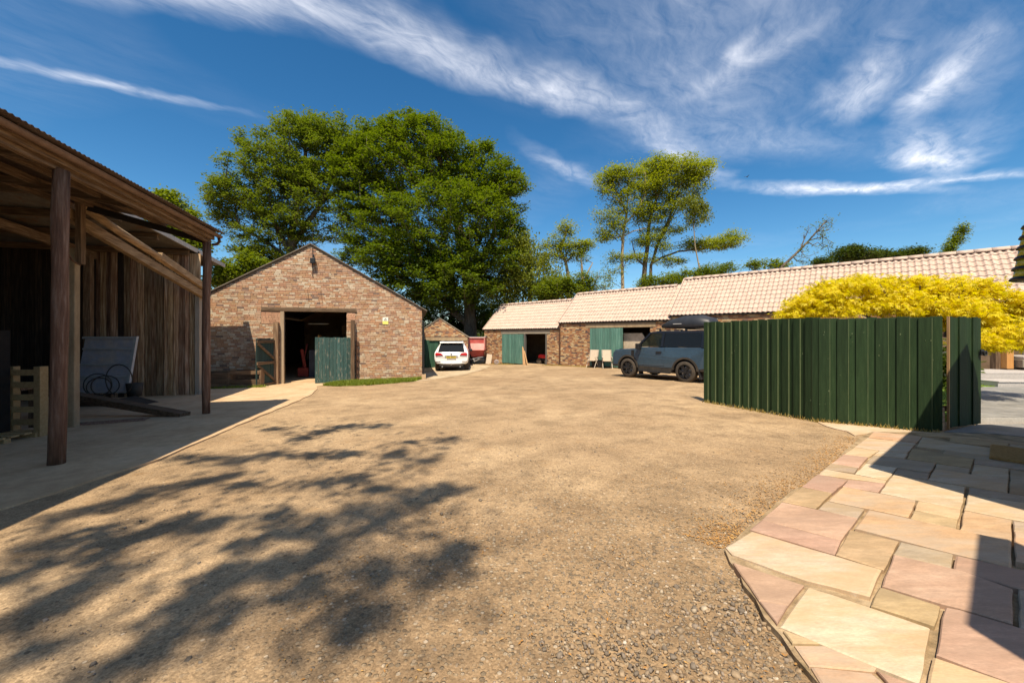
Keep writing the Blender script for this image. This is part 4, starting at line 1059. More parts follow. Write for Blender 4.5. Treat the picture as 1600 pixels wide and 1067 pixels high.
# double eave beam from the concrete post to the wall corner, and the tie to the far post
MB().beam((-1.80, 2.85, 3.98), (-1.98, 8.5, 2.98), .13, .20).build('eave_beam', MT['beam_tan'], shed, bevel=.012)
MB().tube([(-1.72, 3.1, 4.20), (-1.75, 4.2, 3.98), (-1.80, 5.9, 3.68)], [.085, .08, .075], 9).build('round_plate', MT['beam_tan'], shed, True)
MB().beam((-1.80, 5.75, 3.74), (-1.93, 8.5, 3.22), .14, .19).build('upper_plate', MT['beam_tan'], shed, bevel=.01)
MB().beam((0, 4.0, EZ_ + .02), (-1.8, 3.1, 4.22), .07, .12).build('tie_beam', MT['dark'], shed)
# boarded end wall: every board a part
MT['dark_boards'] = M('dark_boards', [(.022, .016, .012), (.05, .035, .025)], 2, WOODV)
MT['shade_plank'] = M('shade_dark_plank', [(.016, .011, .008), (.04, .027, .018), (.085, .055, .036)], 2.0, (14, 14, .9), .9, .5, .01, 'obj', .4)  # darker planks: the shed's inner shade painted into the board colour
x = -2.02; i = 0
while x > -9.2:
    w = random.uniform(.10, .19); top_ = rz_(8.4) - .1
    zb = sg_(x, 8.4) - .05 + random.uniform(0, .05)
    o = MB().beam((0, 0, zb), (random.uniform(-.012, .012), random.uniform(-.02, .02), top_), w - .012, .024, (0, 1, 0)).build('wall_board', MT['plank_grey'] if x > -3.6 - 1.6 * random.random() else MT['shade_plank'], shed, loc=(x - w / 2, 8.42 + random.choice((0, .016, .028)), 0))
    x -= w; i += 1
MB().box(-2.14, -2.02, 8.30, 8.50, sg_(-2, 8.4) - .1, 3.35).build('corner_post', M('pale_corner_post', [(.25, .21, .16), (.38, .33, .27)], 2.5, WOODV, .85, .4), shed)
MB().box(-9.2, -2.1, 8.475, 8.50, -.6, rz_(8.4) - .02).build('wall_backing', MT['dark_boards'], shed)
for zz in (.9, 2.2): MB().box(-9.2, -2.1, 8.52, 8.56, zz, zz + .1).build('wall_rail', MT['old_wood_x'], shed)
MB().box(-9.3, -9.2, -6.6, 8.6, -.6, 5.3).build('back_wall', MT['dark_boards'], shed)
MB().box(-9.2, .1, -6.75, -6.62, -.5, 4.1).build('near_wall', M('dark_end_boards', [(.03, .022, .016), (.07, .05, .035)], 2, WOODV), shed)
for i in range(8):
    x1 = -2.6 - i * .82
    corrugated('roof_sheet', x1 - .83, x1 + .03, -6.6, 1.3, lambda x, y: rz_(1.3) + .02 + .02 * (1.3 - y), MT['corr_grey'], 'y')
MB().box(-2.68, -2.56, -6.5, 1.3, cz(-2.6) - .05, rz_(1.3) + .16).build('clerestory_board', MT['old_wood_y'], shed)

# junk in the shed
def shed_thing(name, label, cat, lx, ly, rz=0, z=None, group=None):
    wx, wy = sw(lx, ly); return thing(name, label, cat, (wx, wy, (G(wx, wy) + .02) if z is None else z), SA + rz, group)
t = shed_thing('ribbed_sheet', 'grey ribbed metal sheet in a pale frame leaning by the boarded wall', 'sheet', -4.0, 7.35, R(-12), G(*sw(-4.0, 7.35)) + .22)
def lean_box(mb, x0, x1, z0, z1, d0, d1, k=.16):
    n = len(mb.v); mb.box(x0, x1, d0, d1, z0, z1)
    for i in range(n, n + 8): mb.v[i] = (mb.v[i][0], mb.v[i][1] + mb.v[i][2] * k, mb.v[i][2])
    return mb
t.scale = (1, 1, .86)
for a, b in ((.16, .60), (.64, 1.00), (1.04, 1.52), (1.56, 1.88)):
    lean_box(MB(), -.70, .66, a, b, 0, .02).build('panel_sheet', MT['panel_blue'], t)
for a in (.60, 1.00, 1.52): lean_box(MB(), -.70, .66, a - .01, a + .05, -.03, .015).build('rib', MT['grey_flash'], t)
lean_box(lean_box(lean_box(MB(), .66, .75, .1, 1.96, -.04, .03), -.75, .66, 1.88, 1.95, -.04, .03), -.75, .66, .1, .16, -.04, .03).build('frame', MT['grey_flash'], t)
t = shed_thing('timber_beam', 'long squared timber lying with one end raised on rubble', 'timber', -1.9, 3.75)
MB().beam((1.61, -.02, .05), (-1.5, 1.15, .50), .26, .12, (0, 0, 1), .24, .16).build('beam', MT['old_wood_x'], t, bevel=.01)
MB().box(-1.6, -1.2, .85, 1.3, -.1, .41).build('support_block', MT['conc_post'], t)
t = shed_thing('flat_board', 'thin grey board lying flat on the concrete under the timber', 'board', -1.6, 3.35, R(14)); MB().box(-.75, .75, -.2, .2, .0, .03).build('board', MT['plank_grey'], t)
t = shed_thing('bent_sheet', 'bent dark metal sheet lying on the floor with its corner curled up', 'sheet', -3.2, 6.5, R(-6))
mb = MB(); mb.add([(-1.0, -.25, .22), (-.1, -.3, .12), (.35, -.35, .2), (.85, -.3, .06), (.9, .3, .04), (.3, .3, .22), (-.1, .3, .14), (-1.0, .3, .25)], [(0, 1, 6, 7), (1, 2, 5, 6), (2, 3, 4, 5)])
o = mb.build('sheet', MT['dusty_black'], t); o.modifiers.new('t', 'SOLIDIFY').thickness = .03
MB().box(-.9, .2, -.2, .2, 0, .115).build('bearer', MT['old_wood_x'], t)
t = shed_thing('wire_hoop', 'loose rusty wire hoops standing on the bent sheet', 'hoop', -3.25, 6.55, R(-8), None)
mb = MB()
for cx_, r_, tl, ay in ((-.35, .30, .2, 0), (-.25, .27, .6, .1), (.12, .42, -.25, .05), (-.42, .24, .9, .12)):
    pts = [(cx_ + r_ * math.cos(q) * math.cos(tl), ay + r_ * math.cos(q) * math.sin(tl), .26 + r_ + r_ * math.sin(q)) for q in np.linspace(-1.6, 4.4, 22)]
    mb.tube(pts, .014, 5)
mb.build('hoop', MT['dusty_black'], t)
t = shed_thing('metal_bucket', 'dark metal bucket behind the wire hoops', 'bucket', -2.95, 6.9, 0, None)
MB().tube([(0, 0, .2), (0, 0, .56)], [.15, .19], 14).build('bucket_body', MT['dusty_black'], t, True)
# standing pallet, flat pallet, dark sheet and barrels at the very left
t = shed_thing('standing_pallet', 'yellowish timber pallet standing on edge beside the near post', 'pallet', -2.14, 2.25, R(-12), None, 'pallets in the open shed')
for i in range(6): MB().box(-.55, .42, -.02, .0, .02 + i * .21, .12 + i * .21).build('slat', MT['pallet_wood'], t)
for xx in (-.5, .0, .46): MB().box(xx - .05, xx + .05, .001 if xx < .4 else -.03, .10, 0, 1.22).build('runner', MT['pallet_wood'], t)
t = shed_thing('flat_pallet', 'flat timber pallet under the dark sheet at the left edge', 'pallet', -2.35, 1.80, R(-10), None, 'pallets in the open shed')
for i in range(6): MB().box(-.6, .6, -.5 + i * .185, -.39 + i * .185, .10, .125).build('slat', MT['pallet_wood'], t)
for yy in (-.45, 0, .45): MB().box(-.6, .6, yy - .05, yy + .05, 0, .099).build('runner', MT['pallet_wood'], t)
t = shed_thing('dark_sheet', 'tall dark blue grey sheet wrapped stack at the left edge of the shed', 'stack', -2.60, 1.90, R(-12), G(*sw(-2.3, 1.9)) + .15)
mb = MB(); NX, NZ = 7, 9
for i in range(NX):
    for k in range(NZ): mb.v.append((-.55 + 1.05 * i / (NX - 1) - .12 * (k / NZ) ** 2 * (i / NX), -.34 + .05 * math.sin(i * 2.1 + k) + .06 * random.random() + .12 * k / NZ, 1.86 * k / (NZ - 1)))
for i in range(NX - 1):
    for k in range(NZ - 1): mb.f.append((i * NZ + k, (i + 1) * NZ + k, (i + 1) * NZ + k + 1, i * NZ + k + 1))
o = mb.build('wrap', MT['sheet_blue'], t, True); o.modifiers.new('t', 'SOLIDIFY').thickness = -.02
MB().box(-.5, .42, -.18, .40, .0, 1.7).build('stack_core', MT['dark'], t)
t = shed_thing('blue_drum', 'blue plastic drum in the dark behind the standing pallet', 'drum', -3.5, 3.6); MB().tube([(0, 0, 0), (0, 0, .1), (0, 0, .9), (0, 0, 1.55)], [.27, .29, .29, .26], 16).build('drum_body', MT['blue_barrel'], t, True); MB().ring((0, 0, .8), .30, -.03, .03, 18, 'z').build('drum_hoop', MT['blue_barrel'], t)
t = shed_thing('work_bench', 'rough dark bench behind the pallet inside the shed', 'bench', -3.2, 2.9, R(10)); MB().box(-.8, .8, -.3, .3, .78, .86).build('bench_top', MT['old_wood_x'], t)
for sx in (-.7, .7):
    for sy in (-.22, .22): MB().box(sx - .04, sx + .04, sy - .04, sy + .04, 0, .779).build('leg', MT['old_wood'], t)

# ------------------------------------------------------------------ garden fence and gate
FA, FB, FC = Vector((4.66, 9.62)), Vector((5.50, 7.14)), Vector((6.69, 6.22))
fence = thing('board_fence', 'tall dark green board fence shielding the garden', 'fence', (FB.x, FB.y, G(FB.x, FB.y)), 0)
def fence_run(a, b, n, ztop, wide, seedx):
    rr = random.Random(seedx); d = (b - a); L = d.length; ang = math.atan2(d.y, d.x); w = L / n
    nrm = Vector((d.y, -d.x)).normalized()                     # faces the yard (towards the camera side)
    for i in range(n):
        for k, (off, bw, pr) in enumerate(((wide / 2 * w, wide * w, .028), ((wide + 1) / 2 * w, (1 - wide) * w + .05, .0))):
            p = a + d.normalized() * (i * w + off) + nrm * pr
            z0 = G(p.x, p.y) + (.012 if k == 0 else .03) + rr.uniform(0, .012) - G(FB.x, FB.y); z1 = ztop - G(FB.x, FB.y) + rr.uniform(-.013, .010)
            MB().beam((0, 0, z0), (rr.uniform(-.002, .002), 0, z1), bw - .004, .021, (0, 1, 0)).build('fence_board', MT['fence_green'], fence, .0 or False, loc=(p.x - FB.x, p.y - FB.y, 0), rot=(0, 0, ang), bevel=.003)
            if k == 0:
                fb = COL.objects[-1]
                MB().beam((bw / 2 - .005, .001, z0 + .01), (bw / 2 - .005, .001, z1 - .01), .008, .026, (0, 1, 0)).build('edge_highlight', MT['fence_edge'], fb)  # paler strip imitates the board edge catching the sun
    for zz in (.35, 1.0, 1.62):
        o = MB().beam((0, .045, zz), (L, .045, zz), .04, .08).build('fence_rail', MT['old_wood_x'], fence, loc=(a.x - FB.x, a.y - FB.y, 0), rot=(0, 0, ang))
    for t_ in (.04, .5, .86):
        p = a + d * t_ - nrm * .10
        MB().box(-.045, .045, -.045, .045, -.1, ztop - .06).build('fence_post', MT['old_wood'], fence, loc=(p.x - FB.x, p.y - FB.y, 0), rot=(0, 0, ang))
fence_run(FA, FB, 12, 1.845, .60, 1)
fence_run(FB, FC, 6, 1.815, .64, 2)
MB().box(-.06, .06, -.012, .012, .02, 1.84 - G(FB.x, FB.y)).build('fence_board', MT['fence_green'], fence, loc=(-.03, .02, 0), rot=(0, 0, R(-52)), bevel=.0025)
# flaked paint: small pale chips on the boards
rr_ = random.Random(4); mb = MB()
for _ in range(34):
    t_ = rr_.random(); a, b = ((FA, FB), (FB, FC))[_ % 2]; p = a + (b - a) * t_; dd_ = (b - a).normalized(); nn = Vector((dd_.y, -dd_.x)).normalized()
    q = p + nn * .041 - Vector((FB.x, FB.y)); z = rr_.uniform(.25, 1.7); hh = rr_.uniform(.008, .03)
    mb.beam((q.x, q.y, z), (q.x + rr_.uniform(-.006, .006), q.y, z + hh), .004, rr_.uniform(.006, .014), (dd_.x, dd_.y, 0))
mb.build('paint_chips', MT['fence_edge'], fence, kind='stuff')
gp0, gp1 = Vector((7.02, 6.42)), Vector((7.90, 6.72))
gate_t = thing('garden_gate', 'dark green boarded garden gate with a notched top beside the fence', 'gate', (gp0.x, gp0.y, G(gp0.x, gp0.y)), math.atan2(gp1.y - gp0.y, gp1.x - gp0.x))
GL = (gp1 - gp0).length; gzt = 1.825 - G(gp0.x, gp0.y)
xs = (0, .07, .27, .47, .655, .80, GL)
for i in range(6):
    a, b = xs[i], xs[i + 1]
    h = gzt - (.012 if i % 2 else 0)
    pr = .0 if i in (1, 3, 5) else -.018
    if i == 3: poly = [(a + .003, .05), (b - .003, .05), (b - .003, h), (a + .045, h), (a + .028, h - .11), (a + .003, h - .10)]
    else: poly = [(a + .003, .05), (b - .003, .05), (b - .003, h), (a + .003, h)]
    MB().prism(poly, pr - .011, pr + .011).build('gate_board', MT['fence_green'], gate_t, bevel=.002)
MB().box(-.022, -.002, -.03, .0, .02, gzt).build('gate_stile', MT['raw_edge'], gate_t)
for zz in (.3, 1.5): MB().box(.0, GL - .02, .02, .06, zz, zz + .09).build('gate_rail', MT['old_wood_x'], gate_t)
mb = MB().box(GL - .09, GL - .01, -.05, -.03, 1.20, 1.30).ring((GL - .005, -.06, 1.235), .045, -.012, .012, 14, 'y', .025)
mb.tube([(GL - .12, -.055, 1.27), (GL + .04, -.055, 1.27)], .010, 6)
mb.build('gate_latch', MT['black'], gate_t)
bp_ = thing('brick_pier', 'low red brick stub in the gap between fence and gate', 'pier', (6.90, 6.50, G(6.9, 6.5)), R(20))
for i in range(5):
    MB().box(-.06, .06, -.10, .10, i * .076, i * .076 + .066).build('brick', MT['brick'], bp_, loc=(0, random.uniform(-.004, .004), 0))

# ------------------------------------------------------------------ dark blue off-road car (nose to the left)
def car_mat_glass(): return MT['glass_dark']
dcar = thing('blue_car', 'blue grey off-road car with black roof and roof box, partly behind the fence', 'car', (6.40, 16.22, G(6.4, 16.22)), R(124.8))
WB, RW = 1.2935, .405
def arch(xc, r, z0, n=9, rev=False):
    a0 = math.asin(max(-1, min(1, (z0 - RW) / r)))
    pts = [(xc + r * math.cos(t), RW + r * math.sin(t)) for t in np.linspace(a0, math.pi - a0, n)]
    return pts
low = .50
prof = [(-2.02, low + .05)] + [(-WB - .52, low)] + arch(-WB, .50, low)[::-1] + [(-WB + .52, low)] + [(WB - .52, low)] + arch(WB, .50, low)[::-1] + [(WB + .52, low)] + \
       [(2.08, low), (2.12, .80), (2.09, 1.00), (1.98, 1.13), (1.55, 1.175), (.92, 1.22), (.80, 1.27), (-1.95, 1.30), (-2.04, 1.20), (-2.05, .8)]
seen = []
for p in prof:
    if not seen or math.hypot(p[0] - seen[-1][0], p[1] - seen[-1][1]) > .01: seen.append(p)
prof = seen
def side_loft(mb, poly, w, zt0, zt1, inset):
    """profile across the car, sides leaning in above zt0"""
    n0 = len(mb.v); mb.prism(poly, -w, w)
    for i in range(n0, len(mb.v)):
        x, y, z = mb.v[i]; k = max(0, min(1, (z - zt0) / (zt1 - zt0))); mb.v[i] = (x, y - math.copysign(inset * k, y), z)
    return mb
side_loft(MB(), prof, .965, 1.0, 1.35, .045).build('body', MT['blue_car'], dcar, bevel=.022)
MB().box(-1.95, 1.95, -.80, .80, .30, .62).build('underbody', MT['dusty_black'], dcar)
side_loft(MB(), [(-.77, .34), (.77, .34), (.77, .505), (-.77, .505)], .955, 0, 9, 0).build('sill', MT['dusty_black'], dcar, bevel=.01)
side_loft(MB(), [(1.75, .42), (2.14, .42), (2.16, .60), (2.13, .66), (1.80, .66)], .95, 0, 9, 0).build('front_bumper', MT['dusty_black'], dcar, bevel=.02)
side_loft(MB(), [(-2.1, .45), (-1.82, .45), (-1.82, .72), (-2.1, .72)], .95, 0, 9, 0).build('rear_bumper', MT['dusty_black'], dcar, bevel=.02)
for sx in (WB, -WB):
    for sy in (-1, 1):
        a_o, a_i = arch(sx, .535, .45, 14), arch(sx, .465, .45, 14)
        MB().prism(a_o + a_i[::-1], sy * .93, sy * 1.0).build('wheel_arch', MT['dusty_black'], dcar)
        mb = MB().prism([(sx - .47, .50), (sx - .56, .18), (sx - .60, .18), (sx - .53, .50)], sy * .72, sy * .97)
        mb.build('mudflap', MT['black'], dcar)
        wh = bpy.data.objects.new('wheel', None); COL.objects.link(wh); wh.parent = dcar; wh.location = (sx, sy * .86, RW)
        tb = MB(); n = 28; ringp = [(-.125, .27), (-.125, .36), (-.10, .395), (-.04, .405), (.04, .405), (.10, .395), (.125, .36), (.125, .27)]
        for i in range(n):
            a = 2 * math.pi * i / n
            for d, r_ in ringp: tb.v.append((r_ * math.cos(a), d, r_ * math.sin(a)))
        k = len(ringp)
        for i in range(n):
            for j in range(k - 1): tb.f.append((i * k + j, ((i + 1) % n) * k + j, ((i + 1) % n) * k + j + 1, i * k + j + 1))
        tb.build('tyre', MT['rubber'], wh, True)
        MB().ring((0, 0, 0), .275, -.10, .09, 28, 'y', .245).build('rim', MT['black'], wh)
        mb = MB()
        for q in range(6):
            a = 2 * math.pi * q / 6
            for da in (-.16, .16):
                mb.beam((.05 * math.cos(a), sy * .075, .05 * math.sin(a)), (.25 * math.cos(a + da), sy * .095, .25 * math.sin(a + da)), .045, .03, (0, 1, 0))
        mb.ring((0, sy * .085, 0), .065, -.025, .025, 16, 'y')
        mb.build('spokes', MT['black'], wh)
        MB().ring((0, 0, 0), .2, -.03, .02, 20, 'y').build('brake_disc', MT['steel'], wh)
# greenhouse: pillars, roof, panes
def gh(x, z, sy): return (x, sy * (.915 - (z - 1.30) * .16), z)
for sy in (-1, 1):
    for (xa, za), (xb, zb), w in (((.86, 1.27), (.24, 1.86), .075), ((-.30, 1.30), (-.34, 1.86), .11), ((-1.95, 1.30), (-1.93, 1.86), .12)):
        MB().beam(gh(xa, za, sy), gh(xb, zb, sy), .05, w, (1, 0, 0)).build('pillar', MT['gloss_black'], dcar)
    MB().add([gh(.78, 1.30, sy), gh(-.27, 1.31, sy), gh(-.31, 1.83, sy), gh(.26, 1.83, sy)], [(0, 1, 2, 3)]).build('side_window', MT['glass_clear'], dcar).modifiers.new('t', 'SOLIDIFY').thickness = .006
    MB().add([gh(-.34, 1.31, sy), gh(-1.92, 1.31, sy), gh(-1.90, 1.83, sy), gh(-.36, 1.83, sy)], [(0, 1, 2, 3)]).build('rear_side_window', MT['glass_dark'], dcar).modifiers.new('t', 'SOLIDIFY').thickness = .006
    # door shut line, handle, vent, mirror
    side = sy * .968
    MB().beam((-.42, side, .56), (-.42, side - sy * .03, 1.28), .004, .012, (1, 0, 0)).beam((.82, side, .56), (.82, side - sy * .03, 1.25), .004, .012, (1, 0, 0)).beam((-.42, side, .56), (.82, side, .56), .004, .012).build('door_seam', MT['black'], dcar)
    MB().box(-.30, -.06, min(sy * .95, sy * .99), max(sy * .95, sy * .99), 1.06, 1.12).build('door_handle', MT['black'], dcar, bevel=.008)
    MB().prism([(.98, .86), (1.12, .90), (1.12, 1.14), (.98, 1.14)], min(sy * .955, sy * .975), max(sy * .955, sy * .975)).build('side_vent', MT['black'], dcar)
    MB().box(.60, .78, min(sy * .98, sy * 1.16), max(sy * .98, sy * 1.16), 1.20, 1.42).box(.66, .72, min(sy * .9, sy * 1.0), max(sy * .9, sy * 1.0), 1.22, 1.28).build('wing_mirror', MT['black'], dcar, bevel=.02)
    MB().ring((2.10, sy * .66, .93), .11, -.03, .03, 18, 'x').build('headlight', MT['steel'], dcar)
    MB().box(-.70, .70, min(sy * .94, sy * 1.06), max(sy * .94, sy * 1.06), .30, .345).box(-.25, .25, min(sy * .94, sy * 1.10), max(sy * .94, sy * 1.10), .28, .36).build('side_step', MT['black'], dcar, bevel=.01)
MB().add([(.88, -.85, 1.28), (.88, .85, 1.28), (.27, .80, 1.85), (.27, -.80, 1.85)], [(0, 1, 2, 3)]).build('windscreen', MT['glass_clear'], dcar).modifiers.new('t', 'SOLIDIFY').thickness = .006
MB().add([(-2.0, -.85, 1.3), (-2.0, .85, 1.3), (-1.95, .80, 1.85), (-1.95, -.80, 1.85)], [(0, 1, 2, 3)]).build('rear_window', MT['glass_dark'], dcar).modifiers.new('t', 'SOLIDIFY').thickness = .006
side_loft(MB(), [(.34, 1.825), (.20, 1.895), (-.2, 1.925), (-1.9, 1.905), (-1.99, 1.86), (-1.97, 1.825)], .845, 1.8, 1.95, .06).build('roof', MT['gloss_black'], dcar, bevel=.02)
for sy in (-.42, .42):
    MB().box(.05, .52, sy - .22, sy + .22, .8, 1.25).box(-.02, .06, sy - .2, sy + .2, 1.1, 1.62).build('front_seat', MT['dark'], dcar, bevel=.03)
MB().box(2.10, 2.13, -.52, .52, .80, 1.02).build('grille', MT['black'], dcar)
for x_ in (-.1, -1.2):
    MB().box(x_ - .03, x_ + .03, -.78, .78, 1.965, 2.0).box(x_ - .03, x_ + .03, -.76, -.70, 1.9, 1.965).box(x_ - .03, x_ + .03, .70, .76, 1.9, 1.965).build('roof_bar', MT['black'], dcar)
mb = MB(); rings = []
for x_, zt, w, zb in ((.62, 2.10, .22, 2.06), (.50, 2.15, .34, 2.03), (.1, 2.24, .42, 2.015), (-.5, 2.31, .45, 2.01), (-1.1, 2.31, .45, 2.01), (-1.55, 2.24, .40, 2.02), (-1.68, 2.12, .30, 2.05)):
    mb.v += [(x_, -w, zb + .05), (x_, -w * .9, zb), (x_, w * .9, zb), (x_, w, zb + .05), (x_, w * .97, (zt + zb) / 2 + .03), (x_, w * .6, zt - .012), (x_, 0, zt), (x_, -w * .6, zt - .012), (x_, -w * .97, (zt + zb) / 2 + .03)]
for i in range(6):
    for k in range(9): mb.f.append((i * 9 + k, i * 9 + (k + 1) % 9, (i + 1) * 9 + (k + 1) % 9, (i + 1) * 9 + k))
mb.f += [tuple(range(8, -1, -1)), tuple(range(54, 63))]
for i in range(len(mb.v)): mb.v[i] = (mb.v[i][0] * .92 - .50, mb.v[i][1] + .20, mb.v[i][2] + max(0, mb.v[i][2] - 2.05) * .75)
rb = mb.build('roof_box', M('dark_grey_box', [(.022, .024, .028), (.034, .036, .042)], 4, rough=.45, bump=0, spec=.35), dcar, True)
MB().box(-.95, -.6, .645, .655, 2.17, 2.20).build('pale_badge_strip', MT['grey_flash'], rb)
MB().box(-1.9, .0, .64, .648, 2.085, 2.095).build('lid_seam', MT['black'], rb)

# ------------------------------------------------------------------ white car, seen from behind
wcar = thing('white_car', 'white estate car parked with its tail and yellow plate to the yard', 'car', (-3.62, 24.75, G(-3.6, 24.7)), R(90 + 5))
def ringw(x, zt, zb, w, wt, zbelt):
    return [(x, -w * .80, zb), (x, -w * .97, zb + .12), (x, -w, zb + .40), (x, -w * .985, min(zbelt, zt)), (x, -(w * .55 + wt * .45), min(zbelt + (zt - zbelt) * .5, zt)), (x, -wt, max(zt - .06, min(zbelt, zt))), (x, -wt * .72, zt),
            (x, wt * .72, zt), (x, wt, max(zt - .06, min(zbelt, zt))), (x, (w * .55 + wt * .45), min(zbelt + (zt - zbelt) * .5, zt)), (x, w * .985, min(zbelt, zt)), (x, w, zb + .40), (x, w * .97, zb + .12), (x, w * .80, zb)]
st = [ringw(-2.36, .80, .50, .84, .80, .78), ringw(-2.40, .88, .46, .92, .86, .86), ringw(-2.34, 1.10, .42, .955, .88, 1.04), ringw(-2.22, 1.20, .38, .965, .86, 1.08), ringw(-1.86, 1.66, .36, .97, .66, 1.10), ringw(-1.6, 1.71, .36, .97, .66, 1.10), ringw(-.6, 1.73, .36, .97, .67, 1.08),
      ringw(.3, 1.69, .36, .97, .66, 1.05), ringw(1.0, 1.28, .36, .97, .70, 1.03), ringw(1.25, 1.10, .36, .97, .80, 1.0), ringw(2.1, .98, .38, .94, .75, .92), ringw(2.38, .80, .42, .80, .6, .75)]
mb = MB(); k = 14
for r_ in st: mb.v += r_
for i in range(len(st) - 1):
    for j in range(k): mb.f.append((i * k + j, i * k + (j + 1) % k, (i + 1) * k + (j + 1) % k, (i + 1) * k + j))
mb.f += [tuple(range(k - 1, -1, -1)), tuple(range((len(st) - 1) * k, len(st) * k))]
wb = mb.build('body', MT['white_car'], wcar, True); ss = wb.modifiers.new('s', 'SUBSURF'); ss.levels = 1; ss.render_levels = 1
def pane(mbv, name, mat, par, th=.012):
    o = MB().add(mbv, [tuple(range(len(mbv)))]).build(name, mat, par); s = o.modifiers.new('t', 'SOLIDIFY'); s.thickness = th; s.offset = 0; return o
pane([(-2.31, -.74, 1.135), (-2.31, .74, 1.135), (-2.08, .665, 1.46), (-1.97, .60, 1.60), (-1.97, -.60, 1.60), (-2.08, -.665, 1.46)], 'rear_window', MT['glass_dark'], wcar)
side_loft(MB(), [(-2.12, 1.645), (-1.80, 1.675), (-1.7, 1.72), (-2.05, 1.70)], .66, 0, 9, 0).build('roof_spoiler', MT['white_car'], wcar, bevel=.012)
for sy in (-1, 1):
    lens = MB().prism([(.46, .95), (.86, .92), (.90, 1.02), (.84, 1.10), (.56, 1.07)], -2.425, -2.24, 'x')
    if sy < 0:
        for i in range(len(lens.v)): lens.v[i] = (lens.v[i][0], -lens.v[i][1], lens.v[i][2])
    lens.build('tail_light', MT['red_lens'], wcar, bevel=.01)
    pane([(-1.75, sy * .90, 1.14), (.35, sy * .90, 1.10), (.15, sy * .73, 1.58), (-1.55, sy * .73, 1.58)], 'side_window', MT['glass_dark'], wcar)
    MB().box(.45, .65, min(sy * .95, sy * 1.14), max(sy * .95, sy * 1.14), 1.06, 1.22).build('wing_mirror', MT['black'], wcar, bevel=.03)
    MB().box(-2.40, -2.30, min(sy * .60, sy * .90), max(sy * .60, sy * .90), .585, .605).build('reflector', MT['rust'], wcar)
    MB().beam((-1.5, sy * .60, 1.745), (.3, sy * .60, 1.735), .035, .035).build('roof_rail', MT['steel'], wcar)
    for sx in (-1.45, 1.45):
        wh = bpy.data.objects.new('wheel', None); COL.objects.link(wh); wh.parent = wcar; wh.location = (sx, sy * .83, .375)
        MB().ring((0, 0, 0), .375, -.135, .13, 26, 'y', .25).build('tyre', MT['rubber'], wh, bevel=.03)
        MB().ring((0, 0, 0), .255, -.09, .08, 22, 'y', .03).build('rim', MT['steel'], wh)
MB().box(-2.425, -2.40, -.26, .26, .795, .905).build('number_plate', MT['plate_yellow'], wcar)
mb = MB()
for yv in (-.21, -.145, -.08, -.015, .07, .135, .20): mb.box(-2.43, -2.424, yv - .02, yv + .02, .82, .882)
mb.build('plate_marks', MT['black'], wcar)
MB().box(-2.44, -2.40, -.36, .36, .91, .935).build('plate_grip', MT['steel'], wcar)
MB().ring((-2.37, 0, 1.03), .055, -.03, .01, 16, 'x').build('badge', MT['steel'], wcar)
MB().prism([(-.72, .52), (.72, .52), (.62, .34), (-.62, .34)], -2.37, -2.1, 'x').build('rear_diffuser', MT['dusty_black'], wcar)
MB().box(-2.2, 1.9, -.7, .7, .24, .42).build('underbody', MT['black'], wcar)
MB().tube([(-2.35, 0, .40), (-2.50, 0, .40), (-2.52, 0, .50)], .025, 8).build('tow_ball', MT['steel'], wcar)
MB().tube([(-2.2, -.5, .30), (-2.42, -.5, .31)], .035, 10).tube([(-2.2, .5, .30), (-2.42, .5, .31)], .035, 10).build('exhaust', MT['steel'], wcar)

# ------------------------------------------------------------------ red hopper wagon
tr = thing('hopper_wagon', 'faded red hopper wagon on small wheels between garage and outbuildings', 'wagon', (-2.62, 30.2, G(-2.6, 30.2)), R(-6))
def frustum(z0, z1, b, t):
    return MB().add([(b[0], b[2], z0), (b[1], b[2], z0), (b[1], b[3], z0), (b[0], b[3], z0), (t[0], t[2], z1), (t[1], t[2], z1), (t[1], t[3], z1), (t[0], t[3], z1)], [(0, 3, 2, 1), (4, 5, 6, 7), (0, 1, 5, 4), (1, 2, 6, 5), (2, 3, 7, 6), (3, 0, 4, 7)])
frustum(.55, 1.08, (-.42, .42, -.1, .8), (-.60, .60, -.55, 1.2)).build('hopper', MT['red_paint'], tr)
MB().add([(-.60, -.56, 1.08), (.60, -.56, 1.08), (.60, -.36, 1.58), (-.60, -.36, 1.58)], [(0, 1, 2, 3)]).build('feed_board', MT['pink_faded'], tr).modifiers.new('t', 'SOLIDIFY').thickness = .03
mb = MB()
for sx in (-1, 1): mb.box(sx * .60 - .03, sx * .60 + .03, -.40, 1.2, 1.08, 2.0)
mb.box(-.63, .63, 1.14, 1.2, 1.08, 2.0).box(-.57, .57, -.40, -.35, 1.94, 2.0)
mb.build('upper_frame', MT['pink_faded'], tr)
MB().box(-.57, .57, -.1, 1.1, 1.45, 1.90).build('inner_box', MT['red_paint'], tr)
MB().box(-1.0, .66, -.2, 1.3, 2.02, 2.07).build('cover_sheet', MT['grey_flash'], tr)
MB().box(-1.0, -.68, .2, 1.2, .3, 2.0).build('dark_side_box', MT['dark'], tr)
for sx in (-1, 1):
    MB().ring((sx * .62, .25, .30), .30, -.09, .09, 18, 'x', .10).build('wheel', MT['rubber'], tr)
    MB().ring((sx * .62, .25, .30), .10, -.06, .06, 12, 'x').build('hub', MT['rust'], tr)
mb = MB().beam((-.55, .25, .30), (.55, .25, .30), .08, .08).beam((-.4, .2, .5), (-.05, -.9, .25), .07, .07).beam((.4, .2, .5), (-.05, -.9, .25), .07, .07).beam((-.6, -.3, .35), (.5, -.25, .58), .06, .06)
mb.build('drawbar', MT['steel'], tr)
MB().ring((.62, -.15, .80), .22, -.05, .05, 16, 'x', .16).build('drive_wheel', MT['rust'], tr)
